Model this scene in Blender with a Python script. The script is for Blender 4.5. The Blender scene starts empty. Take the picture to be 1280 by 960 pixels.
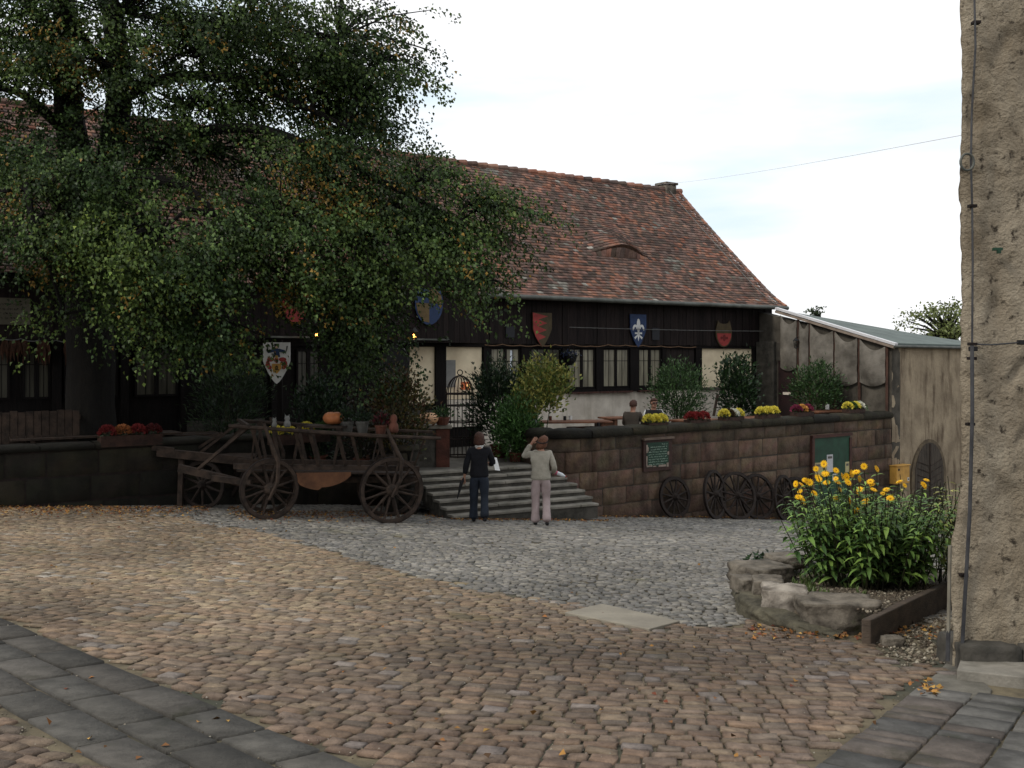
import bpy, math, random
import numpy as np
from mathutils import Vector, Matrix, noise as mn
R = random.Random(7)
NR = np.random.RandomState(11)
PI = math.pi
scene = bpy.context.scene
COL = scene.collection
F = 1300.0; CH = 3.1; HZ = 445.0       # focal length in photo pixels, camera height, horizon row

# ------------------------------------------------------------ ground height
def gz(x, y):
    yy = min(max(y, -6.0), 40.0); xx = min(max(x, -18.0), 18.0)
    return 1.5 - .078*yy - .0026*xx*max(yy, 0)
def gzn(x, y):
    yy = np.clip(y, -6, 40); xx = np.clip(x, -18, 18)
    return 1.5 - .078*yy - .0026*xx*np.maximum(yy, 0)
def G(px, py):
    k = (px-640)/F; t = (py-HZ)/F; a, b = 1.0, 60.0
    for _ in range(50):
        m = (a+b)/2
        if CH - gz(k*m, m) > t*m: a = m
        else: b = m
    return Vector((k*a, a, gz(k*a, a)))
def at(px, py, Y): return Vector(((px-640)/F*Y, Y, CH-(py-HZ)/F*Y))

# ------------------------------------------------------------ object helpers
SAT = .82
def hexc(h, m=1.0):
    h = h.lstrip('#'); c = [int(h[i:i+2], 16)/255 for i in (0, 2, 4)]
    c = [m*((v/12.92) if v <= .04045 else ((v+.055)/1.055)**2.4) for v in c]; g = sum(c)/3
    return tuple(max(0, g+(v-g)*(SAT if m < 2 else 1)) for v in c)
def tag(o, label=None, cat=None, group=None, kind=None):
    if label: o['label'] = label
    if cat: o['category'] = cat
    if group: o['group'] = group
    if kind: o['kind'] = kind
    return o
def thing(name, label, cat, loc=(0, 0, 0), rz=0, group=None):
    o = bpy.data.objects.new(name, None); COL.objects.link(o)
    o.location = loc; o.rotation_euler = (0, 0, rz); o.empty_display_size = .1
    return tag(o, label, cat, group)
def rootloc(o):
    v = Vector((0, 0, 0))
    while o: v += Vector(o.location); o = o.parent
    return v
def children(o): return [c for c in bpy.data.objects if c.parent == o]
def dup(o, parent=None, loc=None, rz=None, label=None):
    c = o.copy(); COL.objects.link(c); c.parent = parent
    if loc is not None: c.location = loc
    if rz is not None: c.rotation_euler = (0, 0, rz)
    if label: c['label'] = label
    for ch in children(o): dup(ch, c)
    return c
def finish(name, me, mat, parent, world, smooth=False):
    o = bpy.data.objects.new(name, me); COL.objects.link(o)
    if mat: me.materials.append(mat)
    n = len(me.vertices)
    if world and n:
        if parent: off = rootloc(parent)
        else:
            co = np.empty(n*3, 'f'); me.vertices.foreach_get('co', co); co = co.reshape(-1, 3)
            mnv, mxv = co.min(0), co.max(0)
            off = Vector(((mnv[0]+mxv[0])/2, (mnv[1]+mxv[1])/2, mnv[2])); o.location = off
        me.transform(Matrix.Translation(-off))
    if parent: o.parent = parent
    if smooth: me.polygons.foreach_set('use_smooth', [True]*len(me.polygons))
    return o
class Fr:                                   # vertical plane frame: origin, direction u, outward normal n
    def __init__(s, o, u, flip=1):
        s.o = Vector((o[0], o[1], 0)); s.u = Vector((u[0], u[1], 0)).normalized()
        s.n = Vector((s.u.y, -s.u.x, 0))*flip
    def s(s, px, off=0):
        k = (px-640)/F; p = s.o+s.n*off
        return (k*p.y-p.x)/(s.u.x-k*s.u.y)
    def p(s, a, z, off=0): v = s.o+s.u*a+s.n*off; return Vector((v.x, v.y, z))
    def z(s, px, py, off=0): q = s.p(s.s(px, off), 0, off); return CH-(py-HZ)/F*q.y
class MB:
    def __init__(s): s.v = []; s.f = []; s.c = []; s.cc = None
    def add(s, vs, fs, col=None):
        b = len(s.v); s.v += [tuple(v) for v in vs]
        for f in fs: s.f.append([i+b for i in f]); s.c.append(col)
    def hexa(s, P, col=None): s.add(P, [(0,3,2,1),(4,5,6,7),(0,1,5,4),(1,2,6,5),(2,3,7,6),(3,0,4,7)], col)
    def box(s, c, d, rz=0, M=None, col=None):
        x, y, z = d[0]/2, d[1]/2, d[2]/2
        P = [Vector(q) for q in ((-x,-y,-z),(x,-y,-z),(x,y,-z),(-x,y,-z),(-x,-y,z),(x,-y,z),(x,y,z),(-x,y,z))]
        Rm = M if M is not None else Matrix.Rotation(rz, 3, 'Z')
        s.hexa([Rm@p+Vector(c) for p in P], col)
    def fbox(s, fr, a0, a1, z0, z1, o0, o1, col=None):
        s.hexa([fr.p(a0,z0,o1),fr.p(a1,z0,o1),fr.p(a1,z0,o0),fr.p(a0,z0,o0),fr.p(a0,z1,o1),fr.p(a1,z1,o1),fr.p(a1,z1,o0),fr.p(a0,z1,o0)], col)
    def beam(s, a, b, w, h=None, up=(0,0,1), col=None):
        a, b = Vector(a), Vector(b); d = (b-a); L = d.length; d.normalize(); h = h or w
        x = d.cross(Vector(up))
        if x.length < 1e-3: x = d.cross(Vector((1,0,0)))
        x.normalize(); y = x.cross(d)
        P = []
        for q in (a, b):
            for i, j in ((-1,-1),(1,-1),(1,1),(-1,1)): P.append(q+x*(i*w/2)+y*(j*h/2))
        s.hexa(P, col)
    def tube(s, pts, r, n=8, cap=True, col=None, closed=False):
        pts = [Vector(p) for p in pts]; m = len(pts)
        rr = r if isinstance(r, (list, tuple)) else [r]*m
        vs = []; x = None
        for i, p in enumerate(pts):
            if closed: d = pts[(i+1) % m]-pts[i-1]
            else: d = pts[min(i+1, m-1)]-pts[max(i-1, 0)]
            if d.length < 1e-9: d = Vector((0, 0, 1))
            d.normalize()
            if x is None:
                x = d.cross(Vector((0,0,1)))
                if x.length < .1: x = d.cross(Vector((1,0,0)))
            else: x = x-d*x.dot(d)
            x.normalize(); y = d.cross(x)
            for k in range(n):
                a = 2*PI*k/n; vs.append(p+x*(math.cos(a)*rr[i])+y*(math.sin(a)*rr[i]))
        fs = []
        for i in range(m if closed else m-1):
            j = (i+1) % m
            for k in range(n): fs.append((i*n+k, i*n+(k+1)%n, j*n+(k+1)%n, j*n+k))
        if cap and not closed: fs += [tuple(range(n))[::-1], tuple((m-1)*n+k for k in range(n))]
        s.add(vs, fs, col)
    def lathe(s, prof, c=(0,0,0), n=16, M=None, col=None):
        vs = []; c = Vector(c)
        for r, z in prof:
            for k in range(n):
                a = 2*PI*k/n; q = Vector((r*math.cos(a), r*math.sin(a), z))
                vs.append((M@q if M is not None else q)+c)
        fs = []
        for i in range(len(prof)-1):
            for k in range(n): fs.append((i*n+k, i*n+(k+1)%n, (i+1)*n+(k+1)%n, (i+1)*n+k))
        fs += [tuple(range(n))[::-1], tuple((len(prof)-1)*n+k for k in range(n))]
        s.add(vs, fs, col)
    def prism(s, poly, o, ux, uz, un, t0, t1, col=None):    # polygon in (ux,uz), extruded along un
        o, ux, uz, un = map(Vector, (o, ux, uz, un)); n = len(poly)
        vs = [o+ux*p[0]+uz*p[1]+un*t for t in (t0, t1) for p in poly]
        fs = [tuple(range(n))[::-1], tuple(range(n, 2*n))]+[(i, (i+1)%n, n+(i+1)%n, n+i) for i in range(n)]
        s.add(vs, fs, col)
    def build(s, name, mat=None, parent=None, world=True, smooth=False, bevel=0):
        me = bpy.data.meshes.new(name); me.from_pydata(s.v, [], s.f)
        if any(c is not None for c in s.c):
            at_ = me.color_attributes.new('col', 'FLOAT_COLOR', 'CORNER')
            buf = []
            for f, c in zip(s.f, s.c): buf += list(((c or (1,1,1))[0:3])+(1,))*len(f)
            at_.data.foreach_set('color', buf)
        o = finish(name, me, mat, parent, world, smooth)
        if bevel:
            m = o.modifiers.new('b', 'BEVEL'); m.width = bevel; m.segments = 2; m.limit_method = 'ANGLE'
        return o
def npmesh(name, V, Fq, C, mat, parent=None, world=True, smooth=False):
    me = bpy.data.meshes.new(name); V = np.asarray(V, 'f').reshape(-1, 3); Fq = np.asarray(Fq, 'i')
    k = Fq.shape[1]
    me.vertices.add(len(V)); me.vertices.foreach_set('co', V.ravel())
    me.loops.add(Fq.size); me.loops.foreach_set('vertex_index', Fq.ravel())
    me.polygons.add(len(Fq)); me.polygons.foreach_set('loop_start', np.arange(0, Fq.size, k, dtype='i'))
    me.update(calc_edges=True)
    if C is not None:
        a = me.color_attributes.new('col', 'FLOAT_COLOR', 'POINT')
        cc = np.ones((len(V), 4), 'f'); cc[:, :3] = C; a.data.foreach_set('color', cc.ravel())
    me.validate()
    return finish(name, me, mat, parent, world, smooth)

# ------------------------------------------------------------ materials
def mat(name, c1, c2=None, scale=4, rough=.85, bump=.15, bscale=None, metal=0, spec=.3, attr=False,
        streak=None, stretch=(1,1,1), detail=6, c3=None, c3pos=.62, c3scale=1.5, transl=0, emit=None, mid=(.35,.65), bdist=.02, zdark=None, zstreak=(1.6,1.6,.18)):
    m = bpy.data.materials.new(name); m.use_nodes = True; nt = m.node_tree; N = nt.nodes; L = nt.links
    N.clear(); out = N.new('ShaderNodeOutputMaterial'); b = N.new('ShaderNodeBsdfPrincipled')
    b.inputs['Roughness'].default_value = rough; b.inputs['Metallic'].default_value = metal
    b.inputs['Specular IOR Level'].default_value = spec
    tc = N.new('ShaderNodeTexCoord'); mp = N.new('ShaderNodeMapping'); L.new(tc.outputs['Object'], mp.inputs[0])
    mp.inputs['Scale'].default_value = stretch
    def nz(sc, det=detail, src=mp):
        n = N.new('ShaderNodeTexNoise'); n.inputs['Scale'].default_value = sc; n.inputs['Detail'].default_value = det
        n.inputs['Roughness'].default_value = .62; L.new(src.outputs[0], n.inputs['Vector']); return n
    def ramp(n, a, bb, lo=(0,0,0), hi=(1,1,1)):
        r = N.new('ShaderNodeValToRGB'); r.color_ramp.elements[0].position = a; r.color_ramp.elements[1].position = bb
        r.color_ramp.elements[0].color = (*lo, 1); r.color_ramp.elements[1].color = (*hi, 1)
        L.new(n.outputs[0], r.inputs[0]); return r
    c2 = c2 or tuple(v*.6 for v in c1)
    n1 = nz(scale); r1 = ramp(n1, mid[0], mid[1], c1, c2); cur = r1.outputs[0]
    def mix(a, bq, fac=None, f=1.0, mode='MIX'):
        x = N.new('ShaderNodeMix'); x.data_type = 'RGBA'; x.blend_type = mode; x.inputs[0].default_value = f
        if fac is not None: L.new(fac, x.inputs[0])
        for i, v in ((6, a), (7, bq)):
            if isinstance(v, tuple): x.inputs[i].default_value = (*v[:3], 1)
            else: L.new(v, x.inputs[i])
        return x.outputs[2]
    if c3: cur = mix(cur, c3, ramp(nz(c3scale), c3pos, c3pos+.1).outputs[0])
    if streak:
        mp2 = N.new('ShaderNodeMapping'); mp2.inputs['Scale'].default_value = zstreak; L.new(tc.outputs['Object'], mp2.inputs[0])
        cur = mix(cur, streak, ramp(nz(1.6, 5, mp2), .5, .68).outputs[0], mode='MULTIPLY')
    if zdark:   # darker towards world height: (z0, z1, colour)
        g = N.new('ShaderNodeNewGeometry'); sp = N.new('ShaderNodeSeparateXYZ'); L.new(g.outputs['Position'], sp.inputs[0])
        ad = N.new('ShaderNodeMath'); ad.operation = 'MULTIPLY_ADD'; L.new(nz(2.2, 4).outputs[0], ad.inputs[0]); ad.inputs[1].default_value = .7
        L.new(sp.outputs[2], ad.inputs[2])
        mr = N.new('ShaderNodeMapRange'); L.new(ad.outputs[0], mr.inputs[0]); mr.inputs[1].default_value = zdark[0]+.35; mr.inputs[2].default_value = zdark[1]+.35
        cur = mix(cur, zdark[2], mr.outputs[0], mode='MULTIPLY')
    if attr:
        a = N.new('ShaderNodeAttribute'); a.attribute_name = 'col'
        cur = mix(cur, a.outputs[0], mode='MULTIPLY')
    L.new(cur, b.inputs['Base Color'])
    if bump:
        bn = nz(bscale or scale*5, 8); bp = N.new('ShaderNodeBump'); bp.inputs['Strength'].default_value = bump
        bp.inputs['Distance'].default_value = bdist; L.new(bn.outputs[0], bp.inputs['Height']); L.new(bp.outputs[0], b.inputs['Normal'])
    if emit:
        b.inputs['Emission Color'].default_value = (*emit[0], 1); b.inputs['Emission Strength'].default_value = emit[1]
    if transl:
        t = N.new('ShaderNodeBsdfTranslucent'); L.new(cur, t.inputs[0]); ms = N.new('ShaderNodeMixShader')
        ms.inputs[0].default_value = transl; L.new(b.outputs[0], ms.inputs[1]); L.new(t.outputs[0], ms.inputs[2]); L.new(ms.outputs[0], out.inputs[0])
    else: L.new(b.outputs[0], out.inputs[0])
    return m
W3 = (1, 1, 1)
m_soil = mat('joint_soil', hexc('75694f', .9), hexc('544b3a', .85), 6, .95, .5, 60, c3=hexc('48493a', .75), c3pos=.5, c3scale=.9)
m_sett = mat('sett_stone', (1.05, 1.04, 1), (.52, .5, .48), 11, .8, .9, 45, attr=True, spec=.35, c3=(.66, .66, .54), c3pos=.6, c3scale=1.1, bdist=.03)
m_cobble = mat('grey_cobble', (1, 1, 1), (.6, .6, .6), 7, .75, .5, 60, attr=True, spec=.35, c3=(.66, .66, .52), c3pos=.6, c3scale=.6)
m_slab = mat('slate_slab', (1.1, 1.08, 1.05), (.58, .57, .55), 7, .8, .9, 30, attr=True, spec=.35, c3=(.5,.52,.42), c3pos=.58, c3scale=2)
m_ash = mat('sandstone_block', (1.15, 1.1, 1.05), (.55, .5, .46), 3.5, .9, .8, 18, attr=True, streak=(.5, .47, .45), zdark=(1.15, 1.45, (.40, .42, .33)), bdist=.03)
m_ashdark = mat('mossy_block', (.7, .68, .62), (.3, .3, .27), 3, .92, .6, 20, attr=True, streak=(.45, .45, .4), bdist=.03)
m_mortar = mat('mortar', hexc('5b5044', .6), hexc('3a342d', .6), 8, .95, .4, 50)
m_rock = mat('bed_rock', hexc('857b6c', .85), hexc('3f382f', .7), 4.5, .9, .8, 12, c3=hexc('57593a', .7), c3pos=.6, c3scale=2, bdist=.04)
m_rockl = mat('pale_rock', hexc('aaa092', .9), hexc('574c40', .7), 4.5, .9, .8, 12, bdist=.04)
m_moss = mat('mossy_mortar', hexc('77705a', .7), hexc('474336', .65), 5, .95, .9, 18, bdist=.04)
m_gravel = mat('gravel', (1, 1, 1), (.5, .47, .4), 20, .9, .8, 90, attr=True)
m_step = mat('step_stone', hexc('8a8478', 1.0), hexc('67635a', .9), 3, .85, .5, 25, streak=(.6,.6,.55))
m_riser = mat('riser_stone', hexc('57524a', .8), hexc('38362f', .75), 5, .9, .5, 25)
m_plaster = mat('old_plaster', hexc('bcb3a5', 1.35), hexc('a59b8d', 1.3), 2, .9, .3, 30, streak=(.7,.68,.65))
m_cream = mat('cream_plaster', hexc('d4c4a2', 1.2), hexc('c6b492', 1.1), 2, .9, .15, 30)
m_darkwood = mat('black_stained_wood', (.011,.0085,.008), (.005,.0043,.0042), 5, .8, .4, 14, stretch=(6,6,.5), spec=.12, attr=False)
m_boards = mat('dark_boards', (.017,.0115,.0105), (.007,.005,.005), 5, .75, .4, 14, stretch=(6,6,.5), spec=.15, attr=True)
m_wood = mat('weathered_wood', hexc('6b4a33', .7), hexc('3c2a1e', .7), 6, .8, .5, 20, stretch=(1,1,1), attr=False)
m_cart = mat('cart_wood', hexc('4e3d31', .75), hexc('2a211b', .7), 7, .85, .5, 30)
m_cartd = mat('old_wheel_wood', hexc('3a2d26', .7), hexc('201915', .7), 7, .85, .5, 30)
m_table = mat('table_wood', hexc('8a5636', .85), hexc('5d3822', .8), 5, .6, .3, 20)
m_planter = mat('planter_wood', hexc('4d3226', .75), hexc('2e1d17', .7), 6, .8, .4, 20)
m_iron = mat('rusty_iron', hexc('3a2a24', .5), hexc('1d1512', .5), 12, .7, .3, 40, metal=.3)
m_zinc = mat('zinc_gutter', hexc('6d7068', .7), hexc('4c4f4a', .7), 3, .5, .1, metal=.4)
m_tile = mat('roof_tile', (1,1,1), (.55,.53,.52), 6, .88, .5, 40, attr=True, c3=(.62,.62,.55), c3pos=.6, c3scale=3)
m_glass = mat('curtained_pane', hexc('9a937a', .85), hexc('6b6555', .7), 2.2, .3, .05, 3, spec=.25, stretch=(5,5,.4))
m_glassd = mat('dim_pane', hexc('6a6656', .5), hexc('403d34', .45), 2.2, .3, .05, 3, spec=.2, stretch=(5,5,.4))
m_leaf = mat('linden_leaf', (1,1,1), (.8,.8,.8), 2, .5, 0, attr=True, transl=.22, spec=.22)
m_bark = mat('bark', hexc('2e2820', .3), hexc('15120f', .3), 8, .95, .9, 25, stretch=(3,3,.6), bdist=.05)
m_stem = mat('stem', hexc('4a4a28', .5), hexc('2b2a18', .5), 8, .8, .2)
m_terra = mat('terracotta', hexc('7e4632', .7), hexc('58301f', .7), 6, .85, .2)
m_pump = mat('pumpkin', hexc('c8742e', .9), hexc('a35a22', .9), 5, .5, .1)
m_pumpp = mat('pale_pumpkin', hexc('d9a878', .9), hexc('b98657', .9), 5, .5, .1)
m_white = mat('white_paint', (.62,.62,.6), (.5,.5,.48), 5, .6, .05)
m_green = mat('green_paint', hexc('1e4a35', .9), hexc('163626', .9), 4, .6, .1)
m_signgreen = mat('sign_green', hexc('17402e', .9), hexc('0f2c20', .9), 4, .6, .1)
m_letter = mat('pale_lettering', hexc('9fb8a4', .8), hexc('86a08c', .8), 10, .7, 0)
m_yellow = mat('yellow_paint', hexc('d19a1c', .9), hexc('b07e18', .9), 6, .5, .1)
m_red = mat('red_paint', hexc('b3302a', .8), hexc('8c2622', .8), 5, .7, .1)
m_blue = mat('blue_paint', hexc('24406e', .8), hexc('1b3156', .8), 5, .7, .1)
m_gold = mat('ochre_paint', hexc('7a6234', .8), hexc('5c4a28', .8), 5, .7, .1)
m_olive = mat('olive_paint', hexc('5a4a2a', .7), hexc('453a22', .7), 5, .7, .1)
m_black = mat('black_paint', (.008,.008,.009), (.005,.005,.006), 5, .6, .05)
m_petal = mat('yellow_petal', (.95,.60,.012), (.85,.47,.008), 20, .6, 0, transl=.15)
m_disc = mat('flower_disc', (.75,.36,.01), (.5,.22,.01), 40, .8, .3)
m_tower = mat('rough_render', hexc('b0a28a', 1.0), hexc('85765f', .9), 2.6, .95, 1.0, 40, c3=hexc('4a3f32', .72), c3pos=.575, c3scale=13, bdist=.05, streak=(.8,.77,.72), mid=(.3,.7))
m_annex = mat('stained_render', hexc('9c8b70', 1.05), hexc('7d6d57', 1.0), 1.4, .95, .6, 16, streak=(.42,.38,.36), zstreak=(2.5,2.5,.45), bdist=.03)
m_annexroof = mat('green_sheet_roof', hexc('62706a', .8), hexc('4c5955', .8), 1.2, .7, .2, 10)
m_net = mat('hanging_net', hexc('8c857a', .8), hexc('5d574e', .75), 2, .95, .9, 40, transl=.1)
m_flash = mat('white_flashing', (.6,.6,.62), (.5,.5,.52), 2, .4, 0)
m_pipe = mat('grey_conduit', hexc('565659', .6), hexc('3c3c40', .6), 10, .5, 0)
m_bulb = mat('lamp_glow', (1,.5,.1), (1,.5,.1), 2, .5, 0, emit=((1,.42,.08), 9))
m_wire = mat('pale_wire', hexc('8a8a86', .6), hexc('6a6a68', .6), 3, .6, 0)
m_paper = mat('paper', (.75,.75,.75), (.68,.68,.68), 8, .8, 0)
m_gardenleaf = mat('bush_leaf', (1,1,1), (.75,.75,.75), 3, .5, 0, attr=True, transl=.2, spec=.35)
m_litter = mat('fallen_leaf', (1,1,1), (.7,.7,.7), 12, .8, 0, attr=True)
# ============================================================ GROUND
xs = np.concatenate([[-400,-150,-70,-40,-26], np.arange(-19, 19.01, .4), [26,40,70,150,400]])
ys = np.concatenate([[-300,-100,-40,-15], np.arange(-6, 40.01, .4), [46,60,90,160,400,900]])
XX, YY = np.meshgrid(xs, ys); ZZ = gzn(XX, YY)-.012
far = (np.abs(XX) > 60) | (YY > 55) | (YY < -30); ZZ[far] -= 3
V = np.stack([XX, YY, ZZ], -1).reshape(-1, 3); nx = len(xs)
Fq = [(j*nx+i, j*nx+i+1, (j+1)*nx+i+1, (j+1)*nx+i) for j in range(len(ys)-1) for i in range(nx-1)]
g = npmesh('ground', V, Fq, None, m_soil, world=False, smooth=True); tag(g, kind='structure')

def proj(x, y, z): return 640+F*x/y, HZ+F*(CH-z)/y
def stones(name, X, Y, A, HX, HY, Cc, m, n=4, H=.02, dep=.03, jit=.08, lift=None, tilt=.05, edge=.72, rim=.6, smooth=True, flat=.35):
    N_ = len(X); X, Y, A, HX, HY = [np.asarray(q, float) for q in (X, Y, A, HX, HY)]
    t = np.array({4: [-1,-edge,edge,1], 5: [-1,-edge,0,edge,1], 3: [-1,0,1]}[n])
    U, Vv = np.meshgrid(t, t); U = U.ravel(); Vv = Vv.ravel()
    r = np.maximum(np.abs(U), np.abs(Vv)); ring = r > .99
    corner = (np.abs(U) > .99) & (np.abs(Vv) > .99)
    U = np.where(corner, U*.9, U); Vv = np.where(corner, Vv*.9, Vv)
    prof = np.where(ring, -dep, H*(1-flat*r**3))
    if n == 3: prof = np.where(ring, -dep*.5, H)
    ju = NR.normal(0, jit, (N_, len(U))); jv = NR.normal(0, jit, (N_, len(U)))
    u = (U+ju)*HX[:, None]; v = (Vv+jv)*HY[:, None]; c, s_ = np.cos(A)[:, None], np.sin(A)[:, None]
    x = X[:, None]+u*c-v*s_; y = Y[:, None]+u*s_+v*c
    hgt = NR.normal(0, H*.22, N_)[:, None]+np.where(ring, 0, NR.normal(0, H*.12, (N_, len(U))))
    tl = NR.normal(0, tilt, N_)[:, None]*u+NR.normal(0, tilt, N_)[:, None]*v
    z = gzn(x, y)+prof+np.where(ring, 0, 1)*hgt+tl + (lift if lift is not None else 0)
    Vt = np.stack([x, y, z], -1).reshape(-1, 3)
    q = np.array([(j*n+i, j*n+i+1, (j+1)*n+i+1, (j+1)*n+i) for j in range(n-1) for i in range(n-1)])
    Fq = (q[None]+(np.arange(N_)*n*n)[:, None, None]).reshape(-1, 4)
    shade = np.where(ring, rim, 1.0)[None, :, None]
    Cv = (np.asarray(Cc)[:, None, :]*shade).reshape(-1, 3)
    o = npmesh(name, Vt, Fq, Cv, m, world=False, smooth=smooth); tag(o, kind='structure'); return o

bx_ = np.array([-400, 0, 150, 260, 330, 420, 520, 600, 660, 720, 850, 930, 1000, 1700])
by_ = np.array([600, 628, 636, 652, 668, 692, 718, 740, 752, 757, 784, 777, 774, 774])
def greyzone(px, py): return py < np.interp(px, bx_, by_)
# slab strip (left foreground) and flagstones (right foreground)
P0, P1 = G(0, 772), G(462, 962); sd = Vector((P1.x-P0.x, P1.y-P0.y, 0)).normalized(); sn = Vector((-sd.y, sd.x, 0))
if sn.y > 0: sn = -sn
Pw = G(66, 921); SW = abs((Pw-P0).dot(sn))
Q0, Q1 = G(1012, 965), G(1165, 845); qd = Vector((Q1.x-Q0.x, Q1.y-Q0.y, 0)).normalized(); qn = Vector((qd.y, -qd.x, 0))
TX0, TY0 = 3.235, 7.6              # tower corner
bed_poly = [G(1000,700), G(935,738), G(926,772), G(1012,792), G(1092,806), G(1190,756)]
def inpoly(x, y, P):
    c = False; n = len(P)
    for i in range(n):
        a, b = P[i], P[i-1]
        if (a[1] > y) != (b[1] > y) and x < (b[0]-a[0])*(y-a[1])/(b[1]-a[1])+a[0]: c = not c
    return c
cx_, cy_ = G(712,768), G(845,781)
cover = [G(706,768), G(752,757), G(850,779), G(812,789)]
bedp = [(p.x, p.y) for p in bed_poly]+[(5.2, 10.0), (5.2, 12.6), (3.3, 12.6)]
covp = [(p.x, p.y) for p in cover]
grav = [(G(1092,800).x, G(1092,800).y), (G(1120,832).x, G(1120,832).y), (3.3, 7.7), (5, 7.9), (5, 10.2), (G(1185,760).x, G(1185,760).y)]
X=[];Y=[];A=[];HX=[];HY=[];Cc=[]
sett_cols = [hexc(h, 1.26) for h in ('8c765f','7d6a59','94795c','6f665a','877664','8f7f63','7a6250','857259','938268','6d5e50','7b6c60','8a7058')]
t = 2.6; smean = hexc('85785f', 1.26)
rw = 0
while t < 22:
    ph = R.uniform(.09, .135); s_ = -11.0+R.uniform(0, .2); t += ph/2
    while s_ < 11:
        ln = R.uniform(.10, .20); s_ += ln/2; x = s_
        fx = .42*math.log1p(math.exp(-(x-.2)*1.1))/1.1; sl = -.42/(1+math.exp((x-.2)*1.1))
        y = t+fx+.03*mn.noise((x*.8, t*.9, 0))-.4; x2 = x+.04*mn.noise((x*.7, y, 5))
        s_ += ln/2
        if abs(x2) > .5*y+1.3 or y < 3: continue
        px, py = proj(x2, y, gz(x2, y))
        if greyzone(px, py+R.uniform(-3, 3)+9*mn.noise((x2*1.3, y*1.3, 6))): continue
        d = Vector((x2-P0.x, y-P0.y, 0)); dn = d.dot(sn)
        if -.06 < dn < SW+.06: continue
        d = Vector((x2-Q0.x, y-Q0.y, 0))
        if d.dot(qn) > -.07 and y < 7.25: continue
        if inpoly(x2, y, bedp) or inpoly(x2, y, covp) or inpoly(x2, y, grav): continue
        if x2 > 3.12 and y > 7.25: continue
        X.append(x2); Y.append(y); A.append(math.atan(sl)+R.gauss(0, .05)); HX.append(ln/2-.005); HY.append(ph/2-.0045)
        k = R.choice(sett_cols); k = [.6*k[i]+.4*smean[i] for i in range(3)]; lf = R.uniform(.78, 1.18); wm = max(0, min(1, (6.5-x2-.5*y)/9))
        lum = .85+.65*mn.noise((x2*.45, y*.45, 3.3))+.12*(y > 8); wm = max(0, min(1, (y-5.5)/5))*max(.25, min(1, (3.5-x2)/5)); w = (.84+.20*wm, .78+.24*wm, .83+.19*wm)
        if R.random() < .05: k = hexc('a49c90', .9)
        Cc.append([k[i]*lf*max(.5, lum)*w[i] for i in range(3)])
    t += ph/2
print('setts', len(X))
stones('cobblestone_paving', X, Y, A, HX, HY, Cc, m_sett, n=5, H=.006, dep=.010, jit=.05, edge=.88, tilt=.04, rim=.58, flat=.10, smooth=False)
# grey small cobbles
X=[];Y=[];A=[];HX=[];HY=[];Cc=[]
gc = [hexc(h, .98) for h in ('857f74','79766f','8d8880','6e6c67','928c80','7f7b76')]
y = 8.5
while y < 31:
    ph = R.uniform(.07, .095)*(1 if y < 15 else 1.25); x = -.5*y-1.5+R.uniform(0, .1)
    y += ph
    while x < min(.5*y+1.2, 12):
        ln = R.uniform(.07, .12)*(1 if y < 15 else 1.35); x += ln
        yy = y+.25*math.sin(x*.9)*.5-.25*x*.3
        px, py = proj(x, yy, gz(x, yy))
        if not greyzone(px, py+R.uniform(-3, 3)+9*mn.noise((x*1.3, yy*1.3, 6))) or (px < 150 and R.random() < .5): continue
        if yy > 21.6+.75*max(0, x-1) or (x < -1.8 and yy > 20.2 and yy > 24+x*.0): continue
        if x < -1.9 and yy > 18.5+.74*(x+7.7)+.2: continue
        if inpoly(x, yy, bedp) or inpoly(x, yy, covp): continue
        if R.random() < .04: continue
        X.append(x); Y.append(yy); A.append(R.gauss(0, .12)); HX.append(ln/2-.004); HY.append(ph/2-.003)
        k = R.choice(gc); lf = R.uniform(.75, 1.2)*(1+.35*mn.noise((x*.5, yy*.5, 8)))
        Cc.append([k[i]*lf for i in range(3)])
print('cobbles', len(X))
stones('grey_cobble_paving', X, Y, A, HX, HY, Cc, m_cobble, n=4, H=.007, dep=.008, jit=.09, tilt=.05, edge=.78, rim=.75, smooth=False)
# grit and sand lying in the joints
gpoly = [(-3.5, 4.2), (2.6, 4.2), (3.0, 7), (2.4, 10), (-6, 12.5)]
pebbles_later = gpoly
# slate slab strip, left
X=[];Y=[];A=[];HX=[];HY=[];Cc=[]
ang = math.atan2(sd.y, sd.x); rows = 2 if False else 3
sc = [hexc(h, .62) for h in ('6b6862','5e5b55','726d66','55524c','66615a')]
for r_ in range(rows):
    wv = SW/rows; a = -4.0+R.uniform(0, .5)
    while a < 6:
        ln = R.uniform(.5, .85); c = P0+sd*(a+ln/2)+sn*(wv*(r_+.5)); a += ln
        X.append(c.x); Y.append(c.y); A.append(ang+R.gauss(0, .012)); HX.append(ln/2-.012); HY.append(wv/2-.012)
        k = R.choice(sc); l = R.uniform(.8, 1.15); Cc.append([v*l for v in k])
keep = [i for i in range(len(X)) if Y[i] > 2.6]
sel = lambda L_: [L_[i] for i in keep]
stones('slate_slab_paving', sel(X), sel(Y), sel(A), sel(HX), sel(HY), sel(Cc), m_slab, n=5, H=.012, dep=.03, jit=.010, tilt=.008, edge=.975, smooth=False)
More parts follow.
